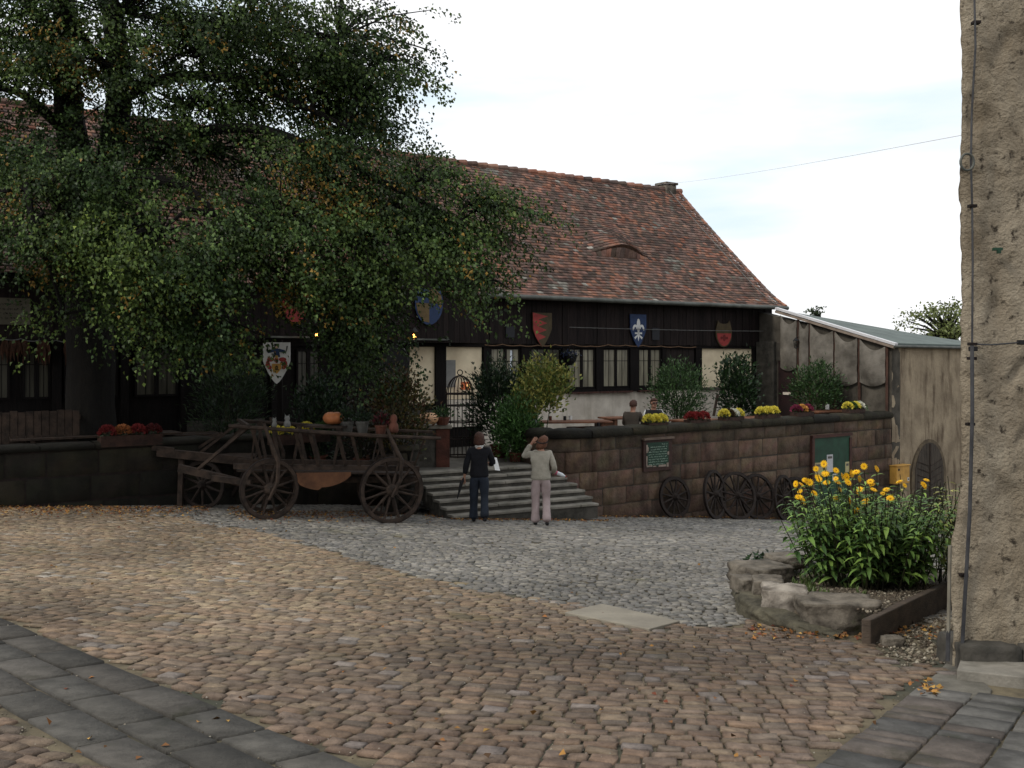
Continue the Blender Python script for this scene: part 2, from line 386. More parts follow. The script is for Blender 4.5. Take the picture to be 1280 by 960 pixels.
# flagstones, right foreground
X=[];Y=[];A=[];HX=[];HY=[];Cc=[]
ang = math.atan2(qd.y, qd.x); off = 0
for r_ in range(9):
    wv = R.uniform(.27, .4); a = -2.5+R.uniform(0, .4)
    while a < 3.4:
        ln = R.uniform(.22, .46); c = Q0+qd*(a+ln/2)+qn*(off+wv/2)
        if c.y < 7.15 and not (c.x > 2.93 and c.y > 6.6 and c.x < 5):
            parts = [(0, 1)] if R.random() > .3 else [(0, .45), (.47, 1)]
            for q0, q1 in parts:
                cc2 = c+qd*((q0+q1-1)/2*ln)
                X.append(cc2.x); Y.append(cc2.y); A.append(ang+R.gauss(0, .015)); HX.append(ln*(q1-q0)/2-.006); HY.append(wv/2-.006)
                k = R.choice([hexc(h, .72) for h in ('6f6e6b','646361','777571','70665f','5e5d5b')]); l = R.uniform(.85, 1.15); Cc.append([v*l for v in k])
        a += ln
    off += wv
stones('flagstone_paving', X, Y, A, HX, HY, Cc, m_slab, n=5, H=.010, dep=.03, jit=.018, tilt=.008, edge=.965, smooth=False)

m_slab2 = mat('grey_mortar', hexc('7b766a', .8), hexc('5c584e', .75), 5, .9, .6, 30)
# large flat stone in the yard
def slab_from(name, P, th, m, label, cat, lift=.0, nrm=None):
    b = MB(); n = len(P)
    top = [Vector((p.x, p.y, gz(p.x, p.y)+lift+th)) for p in P]; bot = [q-Vector((0, 0, th+.04)) for q in top]
    b.add(bot+top, [tuple(range(n))[::-1], tuple(range(n, 2*n))]+[(i, (i+1)%n, n+(i+1)%n, n+i) for i in range(n)])
    o = b.build(name, m, bevel=.008); tag(o, label, cat); return o
slab_from('cover_slab', cover, .022, mat('pale_slab', hexc('99917f', .85), hexc('857d6e', .8), 2.5, .8, .3, 40), 'large pale rhombic stone slab set among the cobbles in the middle of the yard', 'stone slab')
dst = [G(1196,850), G(1204,826), G(1300,828), G(1420,850), G(1420,872), G(1285,860)]
slab_from('door_step', dst, .07, m_step, 'thick pale doorstep slab in front of the rough rendered wall at lower right', 'step')

o = slab_from('mortar_patch', [G(1158,853), G(1183,829), G(1200,826), G(1240,862), G(1236,873), G(1180,872)], .004, m_slab2, 'x', 'x')
for k_ in ('label', 'category'): del o[k_]
tag(o, kind='structure')
# gravel patch by the tower
b = MB(); gp = [(p[0], p[1]) for p in grav]
me_pts = [Vector((x, y, gz(x, y)-.012)) for x, y in gp]
b.add(me_pts, [tuple(range(len(me_pts)))]); o = b.build('gravel_bed', mat('earth', hexc('8a7c66', .7), hexc('5f5646', .7), 9, .95, .6, 60)); tag(o, kind='structure')
def pebbles(name, poly, n, r0, r1, cols, zf, label, kind='stuff'):
    xs_ = [p[0] for p in poly]; ys_ = [p[1] for p in poly]; P = []
    while len(P) < n:
        x, y = R.uniform(min(xs_), max(xs_)), R.uniform(min(ys_), max(ys_))
        if inpoly(x, y, poly): P.append((x, y))
    base = np.array([(1,0,0),(0,1,0),(-1,0,0),(0,-1,0),(0,0,.7),(0,0,-.7)], float)
    fq = np.array([(0,1,4),(1,2,4),(2,3,4),(3,0,4),(1,0,5),(2,1,5),(3,2,5),(0,3,5)])
    N_ = n; r = NR.uniform(r0, r1, (N_, 1, 1))*NR.uniform(.6, 1.3, (N_, 6, 3)); a = NR.uniform(0, 6.28, N_)
    B = base[None]*r; x = B[..., 0]*np.cos(a)[:, None]-B[..., 1]*np.sin(a)[:, None]; y = B[..., 0]*np.sin(a)[:, None]+B[..., 1]*np.cos(a)[:, None]
    P = np.array(P); V = np.stack([x+P[:, 0:1], y+P[:, 1:2], B[..., 2]+np.array([zf(*p) for p in P])[:, None]], -1).reshape(-1, 3)
    Fq = (fq[None]+(np.arange(N_)*6)[:, None, None]).reshape(-1, 3)
    cc = np.array([cols[i] for i in NR.randint(0, len(cols), N_)])*NR.uniform(.6, 1.2, (N_, 1))
    o = npmesh(name, V, Fq, np.repeat(cc, 6, 0), m_gravel, world=False); tag(o, label, kind=kind); o['category'] = 'gravel'; return o
gcol = [hexc(h, .8) for h in ('b0a48e','8e826f','6e6353','c2b8a4','7a6a5a')]
pebbles('gravel', gp, 2600, .008, .026, gcol, lambda x, y: gz(x, y)-.005, 'loose pale gravel between the flower bed edging and the rendered wall')

pebbles('joint_grit', gpoly, 5200, .003, .009, [hexc(h, .9) for h in ('b8ac98','8e826f','d0c8b8','5e5446','6e6a4c')], lambda x, y: gz(x, y)+.001, 'fine pale grit lying in the joints of the cobbles')
# ------------------------------------------------------------ leaf clouds
def leaves(name, P, D, Nn, L, W, C, m, parent=None, fold=.25, world=True, curl=.0):
    P, D, Nn = [np.asarray(q, float) for q in (P, D, Nn)]; n = len(P)
    D /= np.linalg.norm(D, axis=1, keepdims=True)+1e-9; S = np.cross(D, Nn); S /= np.linalg.norm(S, axis=1, keepdims=True)+1e-9
    Nn = np.cross(S, D); L = np.broadcast_to(np.asarray(L, float), (n,))[:, None]; W = np.broadcast_to(np.asarray(W, float), (n,))[:, None]
    a = P; b = P+D*L*.42+S*W*.5+Nn*W*fold; c = P+D*L-Nn*L*curl; d = P+D*L*.42-S*W*.5+Nn*W*fold
    V = np.stack([a, b, c, d], 1).reshape(-1, 3)
    Fq = np.arange(n*4).reshape(-1, 4)
    return npmesh(name, V, Fq, np.repeat(np.asarray(C), 4, 0), m, parent, world)
def rdir(n):
    v = NR.normal(0, 1, (n, 3)); return v/np.linalg.norm(v, axis=1, keepdims=True)
def litter(name, pts, label, size=(.03, .055)):
    n = len(pts); P = np.array(pts); D = NR.normal(0, 1, (n, 3)); D[:, 2] *= .25; N_ = np.tile([0, 0, 1.], (n, 1))+NR.normal(0, .35, (n, 3))
    cols = np.array([hexc(h, .95) for h in ('b07a1e','8f5a1c','c4942c','6d4a22','a3651c','7a3a1a')])[NR.randint(0, 6, n)]*NR.uniform(.6, 1.15, (n, 1))
    L = NR.uniform(size[0], size[1], n)
    o = leaves(name, P, D, N_, L, L*.8, cols, m_litter, world=False); tag(o, label, 'leaves', kind='stuff')
# ============================================================ MASONRY
def wall_frames(path):       # arc length -> (point, normal facing the camera side)
    P = [Vector((p[0], p[1], 0)) for p in path]; L = [0]
    for a, b in zip(P, P[1:]): L.append(L[-1]+(b-a).length)
    def f(s):
        s = max(0, min(L[-1], s))
        for i in range(len(P)-1):
            if s <= L[i+1]+1e-6: break
        t = (s-L[i])/(L[i+1]-L[i]); p = P[i].lerp(P[i+1], t)
        def nr(j):
            d = (P[j+1]-P[j]).normalized(); return Vector((d.y, -d.x, 0))
        n0 = nr(i)
        if t > .5 and i+2 < len(P): n0 = n0.lerp(nr(i+1), t-.5)
        if t < .5 and i > 0: n0 = n0.lerp(nr(i-1), .5-t)
        return p, n0.normalized()
    return f, L[-1]
def masonry(root, path, z0f, z1f, cols, m, rowh=(.26, .46), ln=(.45, 1.5), th=.45, cope=True, copecol=None, mortar=True, cz=.2, top_name='coping', seed=1, mm=None):
    rr = random.Random(seed); f, L = wall_frames(path)
    V=[];Q=[];C=[]
    def block(s0, s1, za, zb, col, out, zl=None, zr=None, bl=.012, nseg=4):
        us = [0, .03/max(.1, s1-s0)]+[i/nseg for i in range(1, nseg)]+[1-.03/max(.1, s1-s0), 1]
        vs = [0, .1, .5, .9, 1]
        b = len(V); jo = rr.uniform(-.008, .008)
        for v in vs:
            for u in us:
                s = s0+(s1-s0)*u; p, n = f(s); e = (u in (0, 1)) or (v in (0, 1))
                o = out+jo+(-.014 if e else bl+rr.uniform(-.006, .006))
                z = za+(zb-za)*v
                q = p+n*o; V.append((q.x, q.y, z)); C.append([c*(.86 if e else rr.uniform(.88, 1.08)) for c in col])
        w = len(us)
        for j in range(len(vs)-1):
            for i in range(w-1): Q.append((b+j*w+i, b+j*w+i+1, b+(j+1)*w+i+1, b+(j+1)*w+i))
    z = min(z0f(0), z0f(L)); top = cz
    while True:
        h = rr.uniform(*rowh); s = rr.uniform(-.3, 0)
        if z > max(z1f(0), z1f(L))-top-.06: break
        while s < L:
            l = rr.uniform(*ln); s0, s1 = max(0, s), min(L, s+l)
            zt = z1f((s0+s1)/2)-top; zb = min(z+h, zt)
            if zt-zb < .09: zb = zt
            if s1-s0 > .05 and zb-z > .04 and zb > z0f((s0+s1)/2):
                c = rr.choice(cols); k = rr.uniform(.8, 1.15); block(s0+.003, s1-.003, z+.003, zb-.003, [v*k for v in c], 0)
            s += l
        z += h
    npmesh('stonework', V, Q, C, m, root, smooth=False)
    # backing (mortar)
    if mortar:
        b = MB(); n = max(2, int(L/.5))
        for i in range(n):
            p, nn = f(L*i/n); q, nm = f(L*(i+1)/n)
            zb0, zb1 = z0f(L*i/n)-.3, z0f(L*(i+1)/n)-.3; zt = z1f(L*i/n)-.03
            P = []
            for z_ in (0, 1):
                for pt, no, o, zz in ((p, nn, -.008, zb0), (q, nm, -.008, zb1), (q, nm, -th, zb1), (p, nn, -th, zb0)):
                    r = pt+no*o; P.append((r.x, r.y, zt if z_ else zz))
            b.hexa(P)
        b.build('mortar_core', mm or m_mortar, root)
    if cope:
        V2=[];Q2=[];C2=[]; s = 0
        while s < L-.02:
            l = rr.uniform(.7, 1.3); s1 = min(L, s+l)
            if L-s1 < .3: s1 = L
            col = rr.choice(copecol or cols); k = rr.uniform(.75, 1.1)
            ns = max(2, int((s1-s)/.2)); prof = [(-.0, 0), (.05, .015), (.06, .1), (.03, .17), (-.05, .2), (-th+.08, .205), (-th-.02, .17), (-th-.03, 0)]
            b0 = len(V2)
            for i in range(ns+1):
                a = s+.008+(s1-s-.016)*i/ns; p, n = f(a); zt = z1f(a)
                sq = .9 if i in (0, ns) else 1
                for o, dz in prof:
                    jx = rr.uniform(-.008, .008); q = p+n*(o*sq+jx)
                    V2.append((q.x, q.y, zt-cz+dz*(cz/.2)*sq+jx)); C2.append([c*k*rr.uniform(.9, 1.08) for c in col])
            w = len(prof)
            for i in range(ns):
                for j in range(w-1): Q2.append((b0+i*w+j, b0+(i+1)*w+j, b0+(i+1)*w+j+1, b0+i*w+j+1))
            s = s1
        npmesh(top_name, V2, Q2, C2, m, root, smooth=True)
    return f, L
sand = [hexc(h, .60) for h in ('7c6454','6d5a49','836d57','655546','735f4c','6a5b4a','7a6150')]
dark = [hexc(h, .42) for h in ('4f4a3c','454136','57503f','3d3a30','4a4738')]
# right retaining wall
B = Vector((10.7, 29.3, 0)); ud = Vector((10.54, 8.3, 0)).normalized()
pathR = [(.02, 24.6), (.08, 23.6), (.2, 22.9), (.42, 22.35), (.78, 22.0), (1.2, 21.95), (1.7, 22.2), (4.7, 24.57), (7.7, 26.93), (10.7, 29.3)]
wr = thing('retaining_wall', 'reddish sandstone retaining wall below the terrace with rounded mossy coping and curved left end', 'wall', (5, 25, 0))
zr0 = lambda s: .35-.115*s
fR, LR = masonry(wr, pathR, lambda s: gz(*fR0(s))-.1 if False else (-.0-.115*max(0, s-2)-.15), lambda s: 1.52+.03*min(1, s/3), sand, m_ash, seed=4, copecol=[hexc(h, .6) for h in ('57503e','4c4738','615843','3f3b30')])
# left retaining wall and the cheek wall beside the steps
wl = thing('retaining_wall', 'dark mossy retaining wall of large slabs under the tree at left', 'wall', (-6, 20, 0))
pathL = [(-15.8, 12.5), (-12.1, 15.24), (-7.7, 18.5), (-2.45, 22.39)]
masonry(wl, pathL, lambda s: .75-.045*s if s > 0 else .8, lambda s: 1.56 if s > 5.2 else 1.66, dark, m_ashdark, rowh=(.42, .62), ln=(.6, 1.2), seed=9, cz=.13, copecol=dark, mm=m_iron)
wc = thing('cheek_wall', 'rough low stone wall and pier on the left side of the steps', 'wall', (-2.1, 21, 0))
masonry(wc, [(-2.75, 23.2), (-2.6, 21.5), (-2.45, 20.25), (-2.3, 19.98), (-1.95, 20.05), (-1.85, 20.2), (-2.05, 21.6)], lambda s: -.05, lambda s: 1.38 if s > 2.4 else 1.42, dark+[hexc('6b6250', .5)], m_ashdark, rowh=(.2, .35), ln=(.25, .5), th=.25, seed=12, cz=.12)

# terrace floor
tf = MB(); tfp = [(-16.2, 12.9), (-12.3, 15.6), (-7.9, 18.8), (-2.6, 22.7), (-2.25, 21.6), (-2.1, 20.95), (.35, 22.35), (.5, 22.6), (1.3, 22.4), (1.8, 22.6), (10.6, 29.6), (7.6, 33.3), (-17, 15)]
tf.add([(x, y, .78) for x, y in tfp], [tuple(range(len(tfp)))]); o = tf.build('terrace_floor', mat('terrace_paving', hexc('6f6a60', .7), hexc('56514a', .7), 4, .9, .4, 20)); tag(o, kind='structure')
# steps
st = thing('stone_steps', 'worn grey stone steps rising from the cobbles to the terrace', 'steps', (-.6, 20.6, 0))
us = Vector((.866, .5, 0)); vs_ = Vector((-.5, .866, 0)); top0 = Vector((-.98, 21.2, 0))
for k in range(7):
    z = .78-.112*k; c = top0-vs_*(.235*k)
    frs = Fr((c.x, c.y), (us.x, us.y)); a0 = -1.15+.03*k
    a1 = (1.75, 2.0, 2.2, 2.3, 2.34, 2.36, 2.34)[k]
    b = MB(); x = a0
    while x < a1-.05:
        l = R.uniform(.8, 1.3); x1 = min(a1, x+l)
        if a1-x1 < .4: x1 = a1
        dz = R.uniform(-.004, .004)
        b.fbox(frs, x+.004, x1-.004, z-.05+dz, z+dz, -.5, .03+R.uniform(-.008, .008)); x = x1
    b.build('step', m_step, st, bevel=.01)
    b = MB(); b.fbox(frs, a0+.01, a1-.01, z-.3, z-.052, -.42, .0); b.build('riser', m_riser, st)

# ============================================================ TAVERN BUILDING
FA = Fr((8.84, 34.0), (1.35, 1)); S = FA.s; HZb = 3.42
bd = thing('tavern_building', 'long timber and plaster tavern with a steep red tiled roof behind the terrace', 'building', (0, 27, .78))
sJ = S(945); sEnd = S(979, .5)-.1; sL = -27.0
b = MB(); b.fbox(FA, S(603), sEnd, -.6, 2.08, -.35, 0); b.build('plaster_base', m_plaster, bd)
b = MB(); b.fbox(FA, sL, S(603)-.003, .2, 3.45, -.35, -.04); b.fbox(FA, S(603), sEnd, 2.09, 3.45, -.35, -.04); b.build('back_wall', m_darkwood, bd)
def panel(p0, p1, z0, z1, m, off=.0, name='cream_panel'):
    b = MB(); b.fbox(FA, S(p0), S(p1), z0, z1, -.05, off); return b.build(name, m, bd)
panel(556, 602, 2.0, 3.4, m_cream); panel(512, 543, 1.9, 3.4, m_cream); panel(876, 939, 2.12, 3.41, m_cream); panel(945, 949, 1, 3.41, m_cream)
panel(556, 602, 1.3, 1.99, m_plaster, .02, 'plaster_base'); panel(225, 330, .78, 1.7, m_riser, .05, 'stone_base'); panel(500, 545, .78, 1.75, m_riser, .05, 'stone_base')
b = MB(); b.fbox(FA, S(875), S(940), 2.06, 2.14, .0, .08); b.build('ledge', m_riser, bd)
# posts
for p0, p1 in ((543,556),(603,611.5),(650,661),(701,709),(743.5,752),(786,796.5),(826,831),(868,875.5),(939,945),(430,440),(478,488),(338,346),(225,232),(150,160),(64,76)):
    b = MB(); b.fbox(FA, S(p0), S(p1), .78 if p0 < 600 or p0 > 930 else 2.09, 3.42, -.04, .07); b.build('timber_post', m_darkwood, bd)
b = MB(); b.fbox(FA, sL, sEnd, 3.33, 3.44, -.03, .09); b.build('lintel_beam', m_darkwood, bd)
b = MB(); b.fbox(FA, S(611), S(875), 2.1, 2.19, -.04, .05); b.build('sill_beam', m_darkwood, bd)
# door panels dark at 831-868
pn = MB()
for i in range(5): pn.fbox(FA, S(831+i*7.4), S(831+i*7.4+6.9), 2.2, 3.32, -.04, .01+.006*(i%2))
pn.build('shutter', mat('shutter_wood', hexc('2e201b', .6), hexc('1b1310', .6), 5, .8, .3, 14, stretch=(5,5,.5)), bd)
def window(p0, p1, z0, z1, pm, nm=2, vb=1):
    a0, a1 = S(p0), S(p1); fw = .045
    b = MB(); w = (a1-a0)/nm
    for i in range(nm):
        x0, x1 = a0+i*w, a0+(i+1)*w
        b.fbox(FA, x0, x0+fw, z0, z1, -.04, .03); b.fbox(FA, x1-fw, x1-.002, z0, z1, -.04, .03)
        b.fbox(FA, x0+fw, x1-fw, z0, z0+fw, -.04, .03); b.fbox(FA, x0+fw, x1-fw, z1-fw, z1, -.04, .03)
        for k in range(vb):
            if vb == 1 and nm == 2 and p0 > 600: pass
            xm = x0+(x1-x0)*(k+1)/(vb+1); b.fbox(FA, xm-.005, xm+.005, z0+fw, z1-fw, -.03, .012)
        zm = z0+(z1-z0)*.68; b.fbox(FA, x0+fw, x1-fw, zm-.008, zm+.008, -.028, .010)
    w_ = b.build('window', m_darkwood, bd)
    for i in range(nm):
        b = MB(); b.fbox(FA, a0+i*w+fw, a0+(i+1)*w-fw, z0+fw, z1-fw, -.03, .0); b.build('pane', pm, w_)
for p0, p1, m in ((612,649.5,m_glass),(662,700.5,m_glassd),(709.5,743,m_glass),(752.5,785.5,m_glass),(797,825.5,m_glass)): window(p0, p1, 2.2, 3.32, m)
for p0, p1, m in ((28,63,m_glassd),(80,112,m_glassd),(118,147,m_glassd),(168,222,m_glassd),(-30,12,m_glassd),(370,400,m_glassd)): window(p0, p1, 2.25, 3.25, m)
# terracotta sill tiles
for p0, p1 in ((612,650),(662,702),(709,749),(752,786),(796,826)):
    b = MB(); a = S(p0)
    while a < S(p1)-.05:
        b.fbox(FA, a, a+.15, 2.06+R.uniform(-.006,.006), 2.105, .0, .14+R.uniform(-.01,.01)); a += .158
    b.build('sill_tiles', m_terra if False else mat('sill_tile', hexc('6b4034', .6), hexc('4c3028', .6), 8, .85, .3), bd)
# white gap in the curtain (bright slit)
b = MB(); b.fbox(FA, S(637.5), S(640), 2.55, 3.25, .002, .006); b.build('curtain_gap', mat('slit', (.7,.74,.8), (.6,.64,.7), 3, .2, 0), bd)
# dark vertical boards
b = MB(); a = sL
while a < sEnd:
    w = R.uniform(.13, .19); k = R.uniform(.7, 1.35); b.fbox(FA, a, min(a+w-.008, sEnd), 3.42+R.uniform(-.01,.01), 4.75, .05, .12+R.uniform(0, .02), col=(k, k, k)); a += w
b.fbox(FA, sL, sEnd, 3.45, 4.8, -.3, .05, col=(.5,.5,.5))
b.build('board_cladding', m_boards, bd)
b = MB(); b.box(FA.p(S(958), 2.0, .0), (.9, .2, 2.6), FA_r := math.atan2(FA.u.y, FA.u.x)); 
# roof ------------------------------------------------------
EO, EZ, RO, RZ = .5, 4.60, -4.17, 8.93
SLP = math.hypot(EO-RO, RZ-EZ); rv = Vector((0, 0, RZ-EZ))+FA.n*(RO-EO); rv.normalize()
rn = FA.u.cross(rv).normalized()
if rn.z < 0: rn = -rn
m_wood2 = mat('dormer_wood', hexc('8a7462', .9), hexc('6a5848', .8), 5, .85, .3, stretch=(5,5,.6))
def eye(a, t):       # eyebrow dormers: raise of the roof surface
    h = 0
    for px, tc, A_, w in ((776, eyeT, .42, 1.25), (612, eyeT+.05, .42, 1.25)):
        sc_ = eyeS[px]; xx_ = (a-sc_)/w; g_ = .5+.5*math.cos(PI*xx_) if abs(xx_) < 1 else 0; g_ = g_**.8
        if t > tc: h = max(h, A_*g_*max(0, 1-(t-tc)/2.0)**1.3)
    return h
# slope position of the dormer sill line from the picture (776,320)
def on_roof(px, py):
    best = None
    k = (px-640)/F
    for i in range(400):
        t = SLP*i/400; o_ = EO+(RO-EO)*t/SLP; z = EZ+(RZ-EZ)*t/SLP; a = FA.s(px, o_); q = FA.p(a, z, o_)
        yy = HZ+F*(CH-z)/q.y
        if best is None or abs(yy-py) < best[0]: best = (abs(yy-py), a, t)
    return best[1], best[2]
eyeS = {}; eyeS[776], eyeT = on_roof(776, 320); eyeS[612], _ = on_roof(612, 307)
def rp(a, t, h=0):
    sag = -.05*math.sin(PI*t/SLP)+.02*mn.noise((a*.4, t*.4, 1)); fl = .10*max(0, 1-t/.9)**2
    return FA.p(a, EZ, EO)+rv*t+rn*(h+sag+fl+eye(a, t))
b = MB(); na = 54
for side in (0,):
    for i in range(na):
        for j in range(12):
            a0, a1 = sL+(sEnd+.1-sL)*i/na, sL+(sEnd+.1-sL)*(i+1)/na; t0, t1 = SLP*j/12, SLP*(j+1)/12
            b.add([rp(a0,t0,-.09)-rn*eye(a0,t0), rp(a1,t0,-.09)-rn*eye(a1,t0), rp(a1,t1,-.09)-rn*eye(a1,t1), rp(a0,t1,-.09)-rn*eye(a0,t1)], [(0,1,2,3)])
rA, rB = FA.p(sL, RZ, RO), FA.p(sEnd+.1, RZ, RO); bA, bB = FA.p(sL, EZ-.3, RO*2-EO), FA.p(sEnd+.1, EZ-.3, RO*2-EO)
b.add([rA, rB, bB, bA], [(0,1,2,3)]); b.build('roof_deck', m_darkwood, bd)
# gable wall at the right end
b = MB(); P = [FA.p(sEnd, .3, -.02), FA.p(sEnd, .3, -8), FA.p(sEnd, EZ-.15, -8.0), FA.p(sEnd, RZ-.2, RO), FA.p(sEnd, EZ-.05, .0)]
Q = [p-FA.u*.25 for p in P]; n = 5
b.add(P+Q, [tuple(range(5)), tuple(range(5, 10))[::-1]]+[(i, 5+i, 5+(i+1)%5, (i+1)%5) for i in range(5)]); b.build('gable_wall', m_plaster, bd)
# tiles
V=[];Q=[];C=[]
m_wood2 = m_wood
rows_ = 47; pitch = SLP/rows_; tw = .175
tcol = [hexc(h, 1.65) for h in ('6b5348','5c463d','75554a','4e403a','7d5a48','635048','57493f')]; tor = [hexc(h, 1.25) for h in ('9a664c','8a5640','9c6a56')]; tgr = [hexc(h, .9) for h in ('8b857a','9c978c','7a7568')]
for r_ in range(rows_):
    t0 = r_*pitch; a = sL+(tw/2 if r_ % 2 else 0); wob = R.uniform(-.01, .01)
    while a < sEnd+.08:
        a1 = min(a+tw-.006, sEnd+.12); t1 = t0+pitch*1.25; w = a+tw/2
        oran = mn.noise((w*.55, t0*.6, 2.0))+.5*mn.noise((w*1.6, t0*2.2, 9.0)); lich = mn.noise((w*.9, t0*.9, 20.))+.5*mn.noise((w*3, t0*3, 30.))
        rnd = R.random()
        if oran > .22 and rnd < .42: k = R.choice(tor)
        elif lich > .38 and rnd < .5: k = R.choice(tgr)
        elif rnd < .05: k = R.choice(tor)
        elif rnd > .992: k = hexc('b0aba0', .9)
        else: k = R.choice(tcol)
        l = R.uniform(.65, 1.2)*(1+.3*mn.noise((w*.3, t0*.5, 44))); k = [v*l for v in k]
        j0, j1 = R.uniform(-.012, .012)+wob, R.uniform(-.006, .006)
        lo = .022+R.uniform(0, .008); b0 = len(V)
        e0 = eye(w, t0+.001); 
        Pp = [rp(a, t0+j0, lo), rp(a1, t0+j0, lo+j1), rp(a1, t1, .0), rp(a, t1, .0), rp(a, t0+j0, lo-.02), rp(a1, t0+j0, lo-.02+j1)]
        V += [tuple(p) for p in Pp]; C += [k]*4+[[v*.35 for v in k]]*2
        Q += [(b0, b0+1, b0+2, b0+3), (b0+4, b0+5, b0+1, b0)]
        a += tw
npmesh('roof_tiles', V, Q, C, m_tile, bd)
# ridge tiles
b = MB(); a = sL
while a < sEnd+.05:
    k = R.choice(tor+tcol); l = R.uniform(.7, 1.1); p0 = FA.p(a, RZ+.01, RO); p1 = FA.p(a+.40, RZ+.035, RO)
    b.tube([p0, p1], [.085, .105], 8, col=tuple(v*l for v in k)); b.tube([FA.p(a+.37, RZ+.04, RO), FA.p(a+.41, RZ+.12, RO)], [.03, .02], 5, col=tuple(v*.7 for v in k)); a += .385
b.build('ridge_tiles', m_tile, bd)
# verge tiles/board at right
b = MB()
for i in range(24):
    t0, t1 = SLP*i/24, SLP*(i+1)/24; k = R.choice(tcol+tor)
    b.beam(rp(sEnd+.12, t0, .03), rp(sEnd+.12, t1+.03, .015), .12, .05, up=rn, col=tuple(k))
b.build('verge', m_tile, bd)
# eyebrow dormer fronts
for px in (776, 612):
    b = MB(); c_ = eyeS[px]; n = 20; lo=[]; hi=[]
    for i in range(n+1):
        a = c_-1.25+2.5*i/n; e_ = eye(a, eyeT+.06)
        base_ = FA.p(a, EZ, EO)+rv*(eyeT+.08); sag = rp(a, eyeT+.08, 0)-rn*eye(a, eyeT+.08)
        lo.append(sag+rn*.0); hi.append(sag+rn*(e_+.0))
    for i in range(n): b.add([lo[i], lo[i+1], hi[i+1], hi[i]], [(0,1,2,3)])
    dm = b.build('dormer_front', m_wood2, bd)
    b = MB(); pc = rp(c_, eyeT+.06, 0)-rn*eye(c_, eyeT+.06); fr2 = Fr((pc.x, pc.y), (FA.u.x, FA.u.y))
    b.fbox(fr2, -.16, .16, pc.z+.06, pc.z+.26, -.1, .05); b.build('dormer_window', m_black, dm)
# gutter
b = MB(); b.tube([rp(a_, -.05, -.03) for a_ in np.linspace(S(578), sEnd+.2, 20)], .065, 8); b.build('gutter', m_zinc, bd, smooth=True)
b = MB(); b.beam(FA.p(S(571), 4.95, .55), FA.p(S(581), 4.45, .62), .05, .16); b.build('bargeboard', m_wood, bd)
# projecting dark gable dormer (under the tree)
b = MB(); a0, a1 = S(446), S(574); am = (a0+a1)/2; x = a0
while x < a1:
    w = .16; h = 4.6+2.1*(1-abs(x+w/2-am)/((a1-a0)/2)); k = R.uniform(.7, 1.2); b.fbox(FA, x, x+w-.008, 3.43, h, .125, .56, col=(k,k,k)); x += w
gd = b.build('boarded_gable', m_boards, bd)
b = MB()
for sg, ax in ((-1, a0), (1, a1)):
    p0 = FA.p(ax+sg*.25, 4.45, .75); p1 = FA.p(am, 6.85, .75); q1 = FA.p(am, 6.85, -3.0); q0 = FA.p(ax+sg*.25, 4.45, -.2)
    dn = Vector((0, 0, -.08)); b.hexa([p0+dn, p1+dn, q1+dn, q0+dn, p0, p1, q1, q0], col=hexc('5c463d', .6))
b.build('gable_roof', m_tile, bd)
# chimney stub
b = MB(); c = FA.p(sEnd-.35, RZ-.1, RO-.1); fr3 = Fr((c.x, c.y), (FA.u.x, FA.u.y)); b.fbox(fr3, -.25, .25, RZ-.3, RZ+.2, -.25, .25); b.fbox(fr3, -.3, .3, RZ+.202, RZ+.29, -.3, .3); b.build('chimney', m_rock, bd, bevel=.03)
# lightning cable on the roof
b = MB(); b.tube([rp(sEnd-.45+.35*i/10*0, SLP*(1-i/10), .09) for i in range(11)], .012, 5); b.build('lightning_cable', m_wire, bd)

# ============================================================ ANNEX
AN = Fr((10.7, 29.3), (-.5952, .8036), flip=-1)      # left face, runs back from the corner
if AN.n.x > 0: AN.n = -AN.n
AF = Fr((10.7, 29.3), (ud.x, ud.y))                   # front face
an = thing('annex', 'rendered lean-to annex with green sheet roof and white edged left verge', 'building', (12, 31, 0))
vz = lambda u: 3.42+(4.47-3.42)*min(u, 4.1)/3.83
b = MB()
P = [AN.p(0, -2.2), AN.p(4.88, -2.2), AN.p(4.88, vz(4.2)-.02), AN.p(0, vz(0)-.02)]; Q_ = [p-AN.n*.4 for p in P]
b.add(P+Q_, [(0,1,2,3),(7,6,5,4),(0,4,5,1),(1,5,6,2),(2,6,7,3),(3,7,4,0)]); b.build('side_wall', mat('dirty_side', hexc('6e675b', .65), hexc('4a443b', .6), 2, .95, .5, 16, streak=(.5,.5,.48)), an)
# front wall: displaced grid with arched recess
fw_s = [i*.1 for i in range(0, 96)]; V=[];Q=[]
za, zb = -2.4, 3.40; nzs = 60; ax0 = AF.s(1160); 
for j in range(nzs+1):
    for s_ in fw_s:
        z = za+(zb-za)*j/nzs; d = .02*mn.noise((s_*1.5, z*1.5, 0))+.012*mn.noise((s_*6, z*6, 3)); V.append(AF.p(s_, z, d))
w = len(fw_s)
for j in range(nzs):
    for i in range(w-1): Q.append((j*w+i, j*w+i+1, (j+1)*w+i+1, (j+1)*w+i))
npmesh('front_wall', [tuple(v) for v in V], Q, None, m_annex, an, smooth=True)
